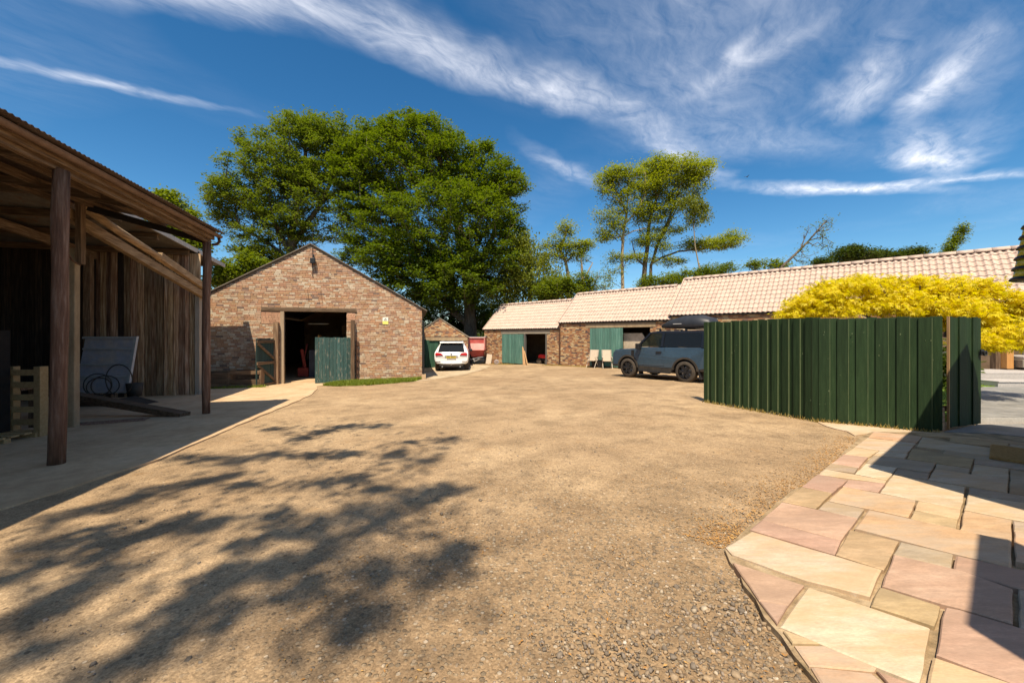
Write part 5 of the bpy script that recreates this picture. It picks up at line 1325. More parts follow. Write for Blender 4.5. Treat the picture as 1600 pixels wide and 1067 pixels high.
# ------------------------------------------------------------------ garden beyond the gate
deck = thing('garden_deck', 'grey boarded garden deck with one step beside the slate path', 'deck', (13.45, 11.0, .10))
MB().box(0, 6, .02, 1.95, 0, .13).build('step_frame', MT['deck'], deck)
MB().box(0, 6, .70, 2.0, .131, .31).build('deck_frame', MT['deck'], deck)
bme = MB().box(0, .30, 0, .68, 0, .028).mesh('deck_board', MT['deck'])
for i in range(18): link('deck_board', bme, deck, .003, (i * .312, .0, .135))
bme = MB().box(0, 6, 0, .14, 0, .028).mesh('deck_plank', MT['deck'])
for i in range(9): link('deck_board', bme, deck, .003, (0, .70 + i * .145, .314))
t = thing('pergola_post', 'orange brown timber post standing on the grey deck', 'post', (15.95, 12.85, .44)); MB().box(-.11, .11, -.11, .11, 0, 2.0).build('post', MT['ochre'], t, bevel=.01); MB().box(-.15, .15, -.15, .15, 0, .03).build('foot_plate', MT['black'], t)
t = thing('second_post', 'darker post half hidden behind the orange deck post', 'post', (15.75, 12.98, .44)); MB().box(-.08, .08, -.08, .08, 0, 2.0).build('post', MT['old_wood'], t)
t = thing('garden_sofa', 'brown wicker garden sofa on the deck at the right edge', 'sofa', (16.75, 12.75, .44), R(-8))
MB().box(-.62, .7, -.3, .3, .08, .34).build('base', MT['rattan'], t, bevel=.02); MB().box(-.60, .7, -.32, .30, .345, .46).build('cushion', MT['cushion'], t, bevel=.04)
MB().box(-.1, .7, .1, .30, .47, .85).build('back_cushion', MT['cushion'], t, bevel=.05)
for sx in (-.52, .6):
    for sy in (-.22, .22): MB().box(sx - .04, sx + .04, sy - .04, sy + .04, 0, .079).build('foot', MT['black'], t)
t = thing('planter_wall', 'low garden wall with a pale coping behind the lawn', 'wall', (12.4, 12.9, .05)); MB().box(-1, 2.6, 0, .3, 0, .2).build('wall_face', MT['grey_wall'], t); MB().box(-1.03, 2.63, -.03, .62, .20, .235).build('coping', MT['pale_joint'], t); MB().box(-1, 2.6, .33, .4, .236, .95).build('upper_panel', MT['grey_wall'], t)
t = thing('door_mat', 'brown woven coir mat on the shaded paving at the right edge', 'mat', (6.1, 4.72, G(6.1, 4.72) + .052), math.atan2(.632, .775))
MB().box(-.43, .43, -.28, .28, 0, .02).build('coir_pad', MT['mat'], t)
for i in range(14): MB().box(-.43 + i * .0625, -.395 + i * .0625, -.27, .27, .0205, .030).build('weave_rib', MT['mat'], t)

# cottage on the right whose eaves shade the paving (mostly out of the frame)
cot = thing('cottage', 'pale-walled cottage standing just right of the sandstone paving', 'house', (4.2, 2.55, .03), math.atan2(.632, .775))
def cl(wx, wy):
    dx, dy = wx - 4.2, wy - 2.55; return (dx * .775 + dy * .632, -dx * .632 + dy * .775)
MT['cottage_bounce'] = M('bounce_cream_render', [(.62, .56, .46), (.72, .66, .56)], 3, rough=.9)  # unseen wall made pale to bounce light onto the shaded paving
mb = MB().box(0, 2.1, -.25, 0, -.2, 2.95).box(3.0, 4.35, -.25, 0, -.2, 2.95).box(2.1, 3.0, -.25, 0, 2.1, 2.95).box(0, .25, -6, -.251, -.2, 2.95).box(4.1, 4.35, -6, -.251, -.2, 2.95)
mb.build('wall', MT['cottage_bounce'], cot)
MB().box(2.12, 2.98, -.16, -.11, .0, 2.08).build('door', MT['teal_dark'], cot, bevel=.004)
def roofpoly(pts, z0, z1): return MB().prism([cl(*p) for p in pts], z0, z1, 'z')
P1, P2 = (3.74, 2.75), (7.42, 5.66)
roofpoly([P1, P2, (10.6, 1.75), (7.3, -2.5), (4.6, -.6), (4.02, 1.45), (3.85, 2.2)], 2.96, 3.06).build('roof', MT['cottage_roof'], cot)
roofpoly([(2.03, .33), (3.13, 1.22), (3.25, 1.14), (3.22, .9), (3.3, -2.4), (2.03, -2.4)], 2.97, 3.05).build('porch_roof', MT['cottage_roof'], cot)
for p in ((3.1, -.1), (3.15, -2.2), (2.25, -2.2)):
    c = cl(*p); MB().box(c[0] - .05, c[0] + .05, c[1] - .05, c[1] + .05, 0, 2.96).build('porch_post', MT['old_wood'], cot)
ld = thing('banded_tube', 'yellow hanging cylinder ringed by black bands at the right edge under the sky', 'ornament', (4.66, 3.57, 0))  # tapered yellow tube with black rings, hung on a wire
ld.rotation_euler = (0, R(7), 0)
zz = 2.01
ld.location = (4.61, 3.55, zz)
for i in range(6):
    r0 = .105 - i * .006
    MB().tube([(0, 0, i * .095), (0, 0, i * .095 + .085)], [r0 * .92, r0 * .86], 16).build('yellow_band', MT['yellow_gloss'], ld, True)
    MB().tube([(0, 0, i * .095 - .012), (0, 0, i * .095 + .012)], [r0 * 1.12, r0 * 1.02], 16).build('black_ring', MT['gloss_black'], ld, True)
MB().cyl((0, 0, .55), (.085, -.05, .965), .008, n=6).build('hanging_wire', MT['black'], ld)

# ------------------------------------------------------------------ vegetation
def W(px, py, D): return np.array([(px - 800) / 622 * D, D, 1.5 + (526 - py) / 622 * D])
DIA = (np.array([[-.5, 0, 0], [0, -.5, .06], [.5, 0, 0], [0, .5, .06]]), np.array([[0, 1, 2, 3]]))
_mv = [[0, 0, 0]]; _mf = []
for a, ln in ((-78, .62), (-40, .88), (0, 1.0), (40, .88), (78, .62)):
    ca, sa = math.cos(R(a)), math.sin(R(a)); o = len(_mv)
    for u, v, z in ((.45, -.11, .0), (1.0, 0, -.14), (.45, .11, .0)): _mv.append([(u * ca - v * sa) * ln, (u * sa + v * ca) * ln, z * ln])
    _mf.append([0, o, o + 1, o + 2])
MAPLE = (np.array(_mv), np.array(_mf))
def leaves_mesh(name, centers, mat, size, aspect=.55, tilt=.55, droop=0.0, tmpl=DIA, seed=0, jit=.35):
    """one leaf-sized face group per centre, lying roughly level with random tilt"""
    r = np.random.default_rng(seed); n = len(centers)
    nr = r.normal(0, tilt, (n, 3)); nr[:, 2] = np.abs(nr[:, 2]) + 1.0; nr /= np.linalg.norm(nr, axis=1)[:, None]
    t = r.normal(0, 1, (n, 3)); t -= nr * (t * nr).sum(1)[:, None]; t /= np.linalg.norm(t, axis=1)[:, None] + 1e-9
    if droop:
        t[:, 2] -= droop; t /= np.linalg.norm(t, axis=1)[:, None]
    b = np.cross(nr, t); b /= np.linalg.norm(b, axis=1)[:, None] + 1e-9
    nr = np.cross(t, b)
    s = size * (1 + r.uniform(-jit, jit, n)); tv, tf = tmpl
    V = centers[:, None, :] + s[:, None, None] * (tv[None, :, 0, None] * t[:, None, :] + aspect * tv[None, :, 1, None] * b[:, None, :] + tv[None, :, 2, None] * nr[:, None, :])
    F = tf[None] + (np.arange(n) * len(tv))[:, None, None]
    return np_mesh(name, V.reshape(-1, 3), F.reshape(-1, tf.shape[1]), mat)

def sample_blobs(blobs, rr, shell=2.6, lo=-1.0):
    out = []
    for c, rad, n in blobs:
        d = rr.normal(0, 1, (n, 3)); d /= np.linalg.norm(d, axis=1)[:, None]
        q = rr.uniform(0, 1, n) ** (1 / shell)
        q = np.where(rr.uniform(0, 1, n) < .10, q * 1.17, q)
        if lo > -1: d[:, 2] = np.maximum(d[:, 2], lo)
        out.append(np.asarray(c) + d * q[:, None] * np.asarray(rad))
    return np.concatenate(out)

def tree(name, label, trunks, blobs, leaf, per_tip, sig, lmat, bmat, group=None, cat='tree', bf=.35, rtip=.010, rmax=None, tilt=.55, aspect=.55, droop=0.0, seed=1, extra_tips=None, cent=None, seg=1.0, lo=-1.0, tmpl=DIA, leafy=1.0, parts=('trunk', 'crown'), power=.5, sag=.04):
    """trunks: list of (points, base radius); tips spread through the blobs are joined to the trunk along short paths"""
    rr = np.random.default_rng(seed); base = np.array(trunks[0][0][0], float)
    N = []; PAR = []; PL = []; FIX = {}
    for pts, r0 in trunks:
        pts = [np.array(p, float) for p in pts]; last = -1
        if N:
            dd = [np.linalg.norm(p - pts[0]) for p in N]; j = int(np.argmin(dd))
            if dd[j] < 1.0: last = j
        for k, p in enumerate(pts):
            if k == 0 and last >= 0 and np.linalg.norm(N[last] - p) < .05: continue
            steps = 1 if last < 0 else max(1, int(np.linalg.norm(p - N[last]) / 1.0))
            p0 = N[last] if last >= 0 else p
            for q in range(1, steps + 1):
                pp = p0 + (p - p0) * q / steps + (rr.normal(0, .04, 3) if steps > 1 else 0)
                N.append(pp); PAR.append(last); PL.append(0 if last < 0 else PL[last] + np.linalg.norm(pp - N[last])); last = len(N) - 1
                FIX[last] = r0 * max(.32, 1 - .62 * (k - 1 + q / steps) / max(1, len(pts) - 1)) if k else r0
    tips = sample_blobs(blobs, rr, lo=lo)
    if extra_tips is not None: tips = np.concatenate([tips, extra_tips])
    NN = np.zeros((len(N) + len(tips) * 24, 3)); PP = np.zeros(len(NN)); cnt = len(N)
    NN[:cnt] = np.array(N); PP[:cnt] = PL
    lowz = NN[0, 2] + .0
    order = np.argsort(np.min(np.linalg.norm(tips[:, None] - NN[None, :cnt], axis=2), axis=1))
    tipnode = []
    for ti in order:
        t = tips[ti]
        d = np.linalg.norm(NN[:cnt] - t, axis=1)
        cost = d + bf * PP[:cnt] + np.maximum(0, NN[:cnt, 2] - t[2]) * .25
        j = int(np.argmin(cost)); L = d[j]; k = max(1, min(20, int(L / seg)))
        last = j; p0 = NN[j].copy()
        for q in range(1, k + 1):
            u = q / k; pp = p0 + (t - p0) * u
            pp[2] += sag * L * math.sin(math.pi * u)
            if q < k: pp += rr.normal(0, .05 * min(1.5, L), 3) * .6
            if cnt >= len(NN): break
            NN[cnt] = pp; PP[cnt] = PP[last] + np.linalg.norm(pp - NN[last]); PAR.append(last); last = cnt; cnt += 1
        tipnode.append(last)
    NN = NN[:cnt]
    load = np.zeros(cnt)
    for t in tipnode: load[t] += 1
    for i in range(cnt - 1, -1, -1):
        if PAR[i] >= 0: load[PAR[i]] += load[i]
    rad = rtip * np.maximum(load, 1) ** power
    for i, r0 in FIX.items(): rad[i] = r0 if rmax is None else min(r0, rmax)
    for i in range(cnt):
        if i not in FIX and PAR[i] >= 0: rad[i] = min(rad[i], rad[PAR[i]] * .85)
    kids = [[] for _ in range(cnt)]
    for i in range(cnt):
        if PAR[i] >= 0: kids[PAR[i]].append(i)
    mb = MB(); done = np.zeros(cnt, bool)
    starts = [(i, False) for i in range(cnt) if PAR[i] < 0]
    while starts:
        i, off = starts.pop(); chain = [PAR[i]] if off else []; c = i
        while True:
            chain.append(c); ks = kids[c]
            if not ks: break
            ks = sorted(ks, key=lambda q: (-(q in FIX and c in FIX), -load[q])); starts += [(q, True) for q in ks[1:]]; c = ks[0]
        if len(chain) < 2: continue
        rs = [rad[q] for q in chain]
        if off: rs[0] = rs[1]
        rmx = max(rs); n = 4 if rmx < .05 else 6 if rmx < .12 else 9
        mb.tube([NN[q] - base for q in chain], [float(x) for x in rs], n, True, .0 if n == 4 else .05)
    root = thing(name, label, cat, tuple(base), 0, group)
    mb.build(parts[0], bmat, root, True)
    # leaf clusters at the tips and on the last node before them
    cen = NN[tipnode]; par2 = np.array([NN[PAR[t]] if PAR[t] >= 0 else NN[t] for t in tipnode])
    n = per_tip
    u = rr.uniform(0, .75, (len(cen), n, 1)) ** 1.5
    C = cen[:, None] * (1 - u) + par2[:, None] * u + rr.normal(0, 1, (len(cen), n, 3)) * np.array(sig)
    C = C.reshape(-1, 3)
    if leafy < 1: C = C[rr.uniform(0, 1, len(C)) < leafy]
    link(parts[1], leaves_mesh(parts[1], C - base, lmat, leaf, aspect, tilt, droop, tmpl, seed), root)
    return root

def pb(D, *items, dens=1.0, grow=1.0):
    """(px, py, half width px, half height px, tips[, depth offset m]) -> blobs at distance D"""
    out = []
    for it in items:
        px, py, rx, ry, n = it[:5]; dz = it[5] if len(it) > 5 else 0
        d = D + dz; s = d / 622
        out.append((W(px, py, d), (rx * s * grow, (rx + ry) * .5 * s * grow, ry * s * grow), int(n * dens)))
    return out
GR = 'trees behind the farmyard'
Gz = lambda x, y: G(x, y)
def base_at(px, D): x = (px - 800) / 622 * D; return np.array([x, D, G(x, D)])

# two big beeches behind the barn
D = 37.0
b0 = base_at(462, D)
tree('beech_tree', 'left big tree with an olive, more open crown directly above the barn roof', [([b0, W(458, 430, D), W(455, 372, D), W(470, 300, D), W(478, 240, D)], .42), ([W(456, 400, D), W(425, 340, D), W(385, 300, D)], .26), ([W(457, 385, D), W(500, 320, D), W(535, 250, D)], .28), ([W(456, 410, D), W(420, 380, D), W(375, 355, D)], .2)],
     pb(D, (480, 250, 85, 62, 190), (425, 285, 75, 65, 150), (370, 310, 46, 48, 70), (345, 300, 22, 30, 18), (530, 220, 60, 36, 90), (430, 365, 66, 46, 110), (500, 320, 85, 70, 150), (420, 410, 48, 24, 50), (470, 200, 45, 20, 32), (385, 235, 20, 14, 8), (378, 212, 7, 12, 3), (345, 345, 18, 25, 14), (385, 390, 30, 20, 22), dens=1.45),
     .225, 74, (.31, .31, .14), MT['leaf_olive'], MT['bark'], GR, seed=3, rtip=.014, tilt=.5)
D = 35.0
b0 = base_at(735, D)
tree('beech_tree', 'right big tree with a dense bright green crown reaching down to the garage', [([b0, W(734, 470, D), W(725, 380, D), W(700, 300, D), W(680, 230, D)], .62), ([W(733, 440, D), W(770, 370, D), W(785, 310, D)], .3), ([W(731, 430, D), W(670, 380, D), W(610, 330, D)], .3), ([W(734, 480, D), W(700, 430, D), W(650, 420, D)], .22)],
     pb(D, (655, 250, 95, 68, 260), (600, 255, 62, 52, 110), (725, 280, 70, 62, 160), (775, 310, 52, 66, 130), (690, 350, 130, 70, 330, -2), (590, 350, 62, 66, 160), (610, 405, 62, 46, 110, -2), (640, 430, 70, 42, 130, -2), (740, 410, 84, 52, 190, -2), (700, 440, 90, 40, 110, -3), (560, 300, 42, 55, 80), (540, 260, 36, 40, 50), (800, 290, 28, 34, 36), (795, 370, 34, 40, 46), (700, 470, 60, 30, 60, -1), (625, 205, 60, 24, 60), (560, 395, 40, 26, 38, -1), (755, 240, 30, 20, 20), (665, 192, 22, 14, 12), (765, 495, 30, 22, 26, 1), (670, 500, 26, 18, 20, 1), dens=1.3),
     .225, 72, (.30, .30, .115), MT['leaf_beech'], MT['bark'], GR, seed=4, rtip=.014, tilt=.5)
D = 36.5
b0 = base_at(705, D + 3)
tree('understorey_tree', 'dark trunked tree standing behind the garage under the big beech', [([b0, W(706, 470, D + 3), W(708, 400, D + 3)], .40)], pb(D + 3, (690, 470, 55, 36, 60), (730, 500, 42, 20, 60), (770, 470, 36, 40, 60), (660, 480, 30, 30, 34), (700, 512, 40, 12, 40), (765, 508, 26, 16, 44)), .25, 60, (.42, .42, .2), MT['leaf_dark'], MT['bark'], GR, seed=5)
D = 33.0
b0 = base_at(826, D)
tree('drooping_birch', 'olive drooping tree on the right flank of the big beech', [([b0, W(828, 450, D), W(825, 400, D), W(822, 380, D)], .22)],
     pb(D, (820, 420, 42, 46, 100), (790, 445, 40, 42, 80), (850, 445, 36, 34, 64), (812, 385, 22, 16, 24), (870, 455, 30, 18, 34), (800, 495, 34, 14, 24)), .20, 60, (.30, .30, .34), MT['leaf_birch'], MT['bark'], GR, seed=6, droop=.9, tilt=.8, sag=.12)
D = 34.0
b0 = base_at(893, D)
tree('bent_tree', 'small tree with a pale bent trunk and a tuft of leaves at its top', [([b0, W(889, 440, D), W(884, 410, D), W(874, 387, D), W(884, 368, D), W(886, 352, D)], .17), ([W(874, 388, D), W(866, 384, D)], .06)],
     pb(D, (888, 356, 16, 13, 26), (870, 378, 14, 16, 22), (893, 388, 22, 20, 44), (918, 381, 22, 7, 24), (868, 400, 20, 16, 26), (905, 400, 14, 14, 14), (850, 385, 12, 16, 10)), .17, 46, (.27, .27, .16), MT['leaf_airy'], MT['bark_pale'], GR, seed=7, rtip=.011)
D = 33.0
b0 = base_at(912, D)
tree('broken_trunk', 'stout broken dead trunk with one thin side branch', [([b0, W(911, 450, D), W(909, 418, D)], .26), ([W(912, 440, D), W(921, 420, D), W(926, 411, D), W(914, 406, D)], .08)], pb(D, (912, 404, 14, 5, 10), (916, 395, 5, 14, 6)), .15, 16, (.2, .2, .15), MT['leaf_olive'], MT['bark_pale'], GR, seed=8, rtip=.008)
D = 31.0
tree('bright_bush', 'bright green bush showing above the lowest pantiled roof', [([base_at(880, D), W(880, 470, D), W(878, 455, D)], .12)], pb(D, (880, 450, 42, 18, 90), (850, 460, 22, 14, 36), (905, 440, 22, 14, 34), (915, 455, 16, 10, 18)), .17, 60, (.28, .28, .14), MT['leaf_bright'], MT['bark'], 'bushes behind the pantiled roofs', 'bush', seed=9)
tree('pale_sapling', 'sparse pale leaved sapling with a leaning white stem beside the broken trunk', [([base_at(918, D), W(924, 455, D), W(931, 440, D)], .12)], pb(D, (925, 440, 20, 16, 34), (945, 448, 12, 10, 14), (938, 430, 10, 8, 8)), .13, 26, (.22, .22, .14), MT['leaf_bright'], MT['bark_pale'], 'bushes behind the pantiled roofs', 'tree', seed=10)
D = 34.0
b0 = base_at(971, D)
tree('tall_birch', 'tall slim tree with a straight bare pale trunk, left of the forked tree', [([b0, W(972, 452, D), W(972, 400, D), W(975, 360, D), W(979, 335, D), W(968, 308, D), W(958, 292, D)], .16), ([W(977, 350, D), W(993, 332, D), W(1008, 305, D), W(1008, 270, D)], .075), ([W(976, 368, D), W(988, 362, D), W(1010, 356, D)], .07), ([W(979, 335, D), W(981, 300, D), W(982, 285, D)], .08)],
     pb(D, (955, 276, 22, 12, 44), (942, 290, 12, 10, 18), (975, 268, 26, 10, 44), (960, 305, 24, 12, 22), (948, 335, 18, 12, 26), (945, 365, 14, 16, 30), (962, 355, 16, 16, 24), (985, 325, 20, 16, 30), (1000, 290, 18, 18, 30), (958, 402, 12, 6, 12), (985, 402, 16, 7, 16), (955, 425, 14, 16, 12), (975, 300, 20, 10, 16), dens=1.1, grow=1.2), .16, 52, (.28, .28, .15), MT['leaf_airy'], MT['bark_pale'], GR, seed=12, rtip=.009)
D = 35.0
b0 = base_at(1006, D)
tree('forked_tree', 'tall forked tree with a spreading top and one long low branch to the right', [([b0, W(1006, 440, D), W(1008, 410, D), W(1012, 370, D), W(1015, 345, D), W(1025, 310, D), W(1035, 280, D)], .24), ([base_at(1016, D), W(1016, 440, D), W(1017, 415, D), W(1030, 375, D), W(1045, 340, D), W(1060, 305, D)], .17), ([W(1025, 385, D), W(1045, 350, D), W(1055, 330, D), W(1062, 318, D)], .10), ([W(1018, 412, D), W(1035, 402, D), W(1060, 393, D), W(1090, 390, D), W(1120, 384, D)], .11), ([W(1080, 391, D), W(1100, 380, D), W(1115, 372, D)], .07), ([W(1006, 415, D), W(994, 404, D), W(990, 390, D), W(987, 375, D)], .08)],
     pb(D, (1060, 268, 42, 20, 110), (1030, 262, 30, 16, 60), (1092, 264, 18, 12, 26), (1108, 256, 7, 6, 6), (1085, 280, 24, 12, 34), (1030, 290, 34, 22, 74), (1010, 300, 18, 16, 24), (1025, 330, 26, 18, 46), (1010, 340, 18, 16, 28), (1015, 370, 20, 12, 26), (1005, 378, 16, 8, 16), (1040, 360, 22, 8, 18), (1060, 360, 10, 6, 6), (1035, 385, 16, 7, 14), (1130, 378, 28, 9, 44), (1105, 384, 26, 8, 36), (1146, 366, 12, 8, 14), (1080, 382, 12, 9, 14), (1040, 408, 22, 7, 22), (1000, 403, 12, 8, 10), (1070, 300, 28, 14, 30), (1045, 318, 24, 14, 28), dens=1.1, grow=1.18),
     .165, 62, (.33, .33, .12), MT['leaf_airy'], MT['bark'], GR, seed=13, rtip=.010, bf=.3)
D = 33.0
b0 = base_at(1097, D)
tree('thin_larch', 'thin bare stemmed tree with a drooping tuft, crossing the long low branch', [([b0, W(1096, 428, D), W(1092, 415, D), W(1089, 400, D), W(1086, 385, D), W(1084, 355, D), W(1085, 335, D)], .075)], pb(D, (1084, 322, 20, 12, 40), (1098, 335, 12, 14, 26), (1080, 345, 10, 9, 12), (1070, 320, 10, 12, 14)), .14, 50, (.17, .17, .26), MT['leaf_birch'], MT['bark_pale'], GR, seed=14, droop=1.0, tilt=.9, rtip=.008)
D = 31.5
for i, (px, sp, lab) in enumerate(((1045, [(1040, 440, 30, 13, 60), (1010, 445, 14, 16, 26), (1065, 432, 22, 12, 34)], 'light green bush behind the roof at the foot of the forked tree'), (1115, [(1110, 424, 26, 12, 50), (1135, 420, 14, 8, 20), (1088, 430, 14, 8, 18)], 'olive bush showing above the roof between forked tree and leaning dead tree'), (1182, [(1180, 416, 12, 11, 22)], 'small round bush poking above the tallest roof'), (1215, [(1214, 414, 16, 8, 26)], 'bright low bush at the foot of the leaning dead tree'))):
    tree('roofline_bush', lab, [([base_at(px, D), W(px, 460, D), W(px, 445, D)], .08)], pb(D, *sp), .16, 54, (.26, .26, .12), MT['leaf_bright'] if i != 1 else MT['leaf_olive'], MT['bark'], 'bushes behind the pantiled roofs', 'bush', seed=20 + i)
D = 30.0
b0 = base_at(1205, D)
tree('leaning_tree', 'leaning half dead tree with bare grey twigs against the sky', [([b0, W(1222, 416, D), W(1240, 400, D), W(1262, 378, D), W(1276, 362, D), W(1290, 346, D)], .11), ([W(1250, 392, D), W(1256, 375, D), W(1262, 362, D)], .05), ([W(1264, 376, D), W(1285, 370, D), W(1302, 380, D)], .04), ([W(1272, 366, D), W(1286, 356, D), W(1303, 350, D)], .04)],
     pb(D, (1285, 362, 14, 14, 30), (1260, 388, 22, 12, 20), (1290, 385, 14, 10, 20), (1262, 365, 8, 12, 10), (1250, 405, 18, 10, 20), (1292, 348, 10, 8, 14)), .13, 14, (.2, .2, .16), MT['leaf_bright'], MT['bark'], GR, seed=31, rtip=.014, leafy=.45, power=.4)
D = 29.0
for i, (px, sp, lab) in enumerate(((1335, [(1335, 398, 34, 12, 90), (1332, 390, 14, 7, 26), (1290, 410, 26, 8, 40), (1360, 402, 18, 8, 30)], 'large dark hedge shrub above the tallest roof, with a raised middle'), (1378, [(1378, 397, 10, 7, 22)], 'small dark shrub in the dip of the hedge line'), (1420, [(1425, 394, 22, 7, 46), (1400, 399, 18, 6, 24)], 'low dark shrub at the right end of the hedge line'))):
    tree('hedge_shrub', lab, [([base_at(px, D), W(px, 430, D), W(px, 415, D)], .08)], pb(D, *sp), .15, 60, (.22, .22, .12), MT['leaf_dark'], MT['bark'], 'dark shrubs above the tallest roof', 'shrub', seed=36 + i)
D = 27.0
tree('slim_sapling', 'slim light green sapling leaning right above the roof ridge', [([base_at(1478, D), W(1480, 398, D), W(1490, 382, D), W(1503, 360, D)], .06)], pb(D, (1485, 386, 9, 7, 22), (1495, 374, 8, 8, 22), (1505, 360, 7, 8, 22), (1478, 394, 8, 4, 10)), .13, 44, (.16, .16, .16), MT['leaf_bright'], MT['bark'], GR, seed=41)
D = 26.0
tree('ash_tree', 'bright yellow green tree rising behind the open shed roof', [([base_at(268, D), W(268, 400, D), W(268, 340, D)], .2)], pb(D, (262, 318, 26, 18, 70), (285, 335, 22, 16, 44), (262, 355, 34, 22, 70), (300, 372, 22, 14, 40), (315, 385, 12, 10, 16), (250, 385, 40, 20, 50)), .20, 48, (.30, .30, .14), MT['leaf_bright'], MT['bark'], 'light green trees left of the barn', seed=43)
tree('ash_tree', 'low bright tree between the shed roof and the barn gable', [([base_at(372, D + 2), W(372, 450, D + 2), W(372, 430, D + 2)], .15)], pb(D + 2, (350, 418, 14, 12, 34), (365, 430, 32, 14, 70), (395, 415, 22, 14, 52), (388, 402, 12, 10, 18), (340, 440, 20, 14, 34)), .20, 52, (.28, .28, .14), MT['leaf_bright'], MT['bark'], 'light green trees left of the barn', seed=44)

# golden maple in the garden
D = 9.0
b0 = np.array([9.55, 9.1, .1])
gm_ = [(W(px, py, d), (rx, rz, ry), n) for px, py, d, rx, ry, rz, n in ((1262, 472, 9.0, .42, .22, .5, 34), (1295, 452, 9.1, .42, .22, .55, 38), (1345, 446, 9.3, .55, .24, .7, 56), (1405, 452, 9.2, .62, .28, .8, 66), (1460, 452, 9.1, .62, .30, .8, 70), (1510, 458, 8.9, .55, .30, .7, 60), (1560, 476, 8.6, .5, .32, .6, 54), (1600, 500, 8.4, .5, .36, .6, 54), (1500, 490, 8.5, .62, .28, .5, 54), (1552, 512, 8.2, .34, .26, .4, 40), (1240, 490, 9.0, .26, .12, .35, 16), (1420, 482, 8.8, .8, .22, .7, 50), (1330, 482, 9.0, .7, .2, .6, 44), (1525, 530, 8.1, .20, .16, .25, 14), (1650, 490, 8.6, .5, .4, .6, 40), (1545, 538, 8.1, .26, .2, .3, 30), (1592, 535, 8.3, .3, .22, .4, 24), (1262, 488, 9.0, .4, .14, .4, 26), (1285, 466, 9.0, .4, .2, .45, 30), (1380, 468, 9.0, .7, .22, .7, 44), (1440, 470, 8.8, .7, .24, .7, 44), (1475, 505, 8.8, .5, .2, .4, 24), (1290, 485, 9.0, .5, .16, .5, 26))]
tree('golden_maple', 'spreading golden yellow maple above the green fence and gate', [([b0, (9.5, 9.0, .7), (9.3, 9.0, 1.2)], .11), ([(9.4, 9.0, 1.0), (8.6, 9.0, 1.7), (7.6, 9.1, 2.2)], .05), ([(9.4, 9.0, 1.0), (10.2, 8.8, 1.6), (11.0, 8.6, 1.9)], .05)],
     gm_, .082, 36, (.095, .095, .045), MT['leaf_gold'], MT['bark'], None, 'tree', seed=51, rtip=.006, tmpl=MAPLE, aspect=1.0, droop=.75, tilt=.6, seg=.3, sag=.15, lo=-.45)
# dark garden shrub under the maple, seen through the gap beside the gate
tree('dark_shrub', 'dark shrub behind the gap between fence and gate', [([(8.6, 8.0, .1), (8.6, 8.0, .6), (8.6, 8.0, .9)], .03)], [((8.7, 8.1, .9), (.5, .4, .5), 60)], .09, 40, (.10, .10, .09), MT['leaf_dark'], MT['bark'], None, 'shrub', seed=52, seg=.3)

# tall tree behind the photographer, whose shadow dapples the yard
tp = []
rs_ = random.Random(5)
for gx_, gy_, r_ in BLOBS:
    h = rs_.uniform(9.0, 15.0); tp.append(((gx_ - .06 * h, gy_ - .54 * h, G(gx_, gy_) + h), r_ * 1.25))
extra = []
while len(extra) < 150:
    h = rs_.uniform(8, 14); sx_, sy_ = rs_.uniform(-8.5, -2.2), rs_.uniform(-5, .9)
    extra.append((sx_ - .06 * h, sy_ - .54 * h, h))
tips_ = np.array([t[0] for t in tp])
troot = tree('shade_tree', 'tall tree behind the camera whose branches dapple the yard with shade', [([(-6.6, -9.5, -.1), (-6.4, -9.0, 3.5), (-5.6, -8.0, 7.0), (-4.4, -6.4, 9.6), (-3.4, -4.6, 11.0)], .34), ([(-5.6, -8.0, 7.0), (-5.2, -6.2, 9.4), (-4.4, -4.4, 11.2)], .14)],
             [((-5.8, -8.0, 10.0), (1.2, 1.2, .8), 10)], .12, 10, (.2, .2, .2), MT['leaf_beech'], MT['bark'], None, 'tree', seed=61, extra_tips=np.concatenate([tips_, np.array(extra)]), rtip=.006, seg=.5)
cs_ = []
for (c, r_) in tp:
    n = int(14 + 1250 * r_ * r_); q = rng.normal(0, 1, (n, 3)); q /= np.linalg.norm(q, axis=1)[:, None]
    cs_.append(np.array(c) + q * (rng.uniform(0, 1, (n, 1)) ** .42) * np.array([r_ * 1.15, r_ * 1.15, r_ * .8]))
# leafy twigs linking neighbouring sprays, so that the shade is joined and dappled
for i, (c, r_) in enumerate(tp):
    near = sorted((math.dist(BLOBS[i][:2], BLOBS[k][:2]), k) for k in range(len(tp)) if k != i)[:3]
    for dd_, k in near:
        if dd_ > 1.3: continue
        n = int(dd_ * 27); u = rng.uniform(0, 1, (n, 1))
        cs_.append(np.array(c) * (1 - u) + np.array(tp[k][0]) * u + rng.normal(0, 1, (n, 3)) * np.array([.09, .09, .1]))
for _ in range(1100):
    i = rs_.randrange(len(tp)); c = tp[i][0]; cs_.append((np.array(c) + rng.normal(0, 1, 3) * np.array([.42, .42, .3]))[None])
for c in extra: cs_.append(np.array(c) + rng.normal(0, .25, (40, 3)))
base_ = np.array([-6.6, -9.5, -.1])
link('foliage', leaves_mesh('foliage', np.concatenate(cs_) - base_, MT['leaf_beech'], .10, .62, .6, 0, DIA, 62), troot)

# distant field hedge closing the gaps
hx = rng.uniform(-70, 80, 9000); hy = rng.uniform(62, 72, 9000); hz = -.6 + rng.uniform(0, 1, 9000) ** .8 * (4.2 + .8 * np.sin(hx * .21) + .6 * np.sin(hx * .57))
hd_ = link('distant_hedge', leaves_mesh('distant_hedge', np.stack([hx, hy, hz], 1), MT['leaf_dark'], 1.1, .7, .9, 0, DIA, 71), kind='stuff')

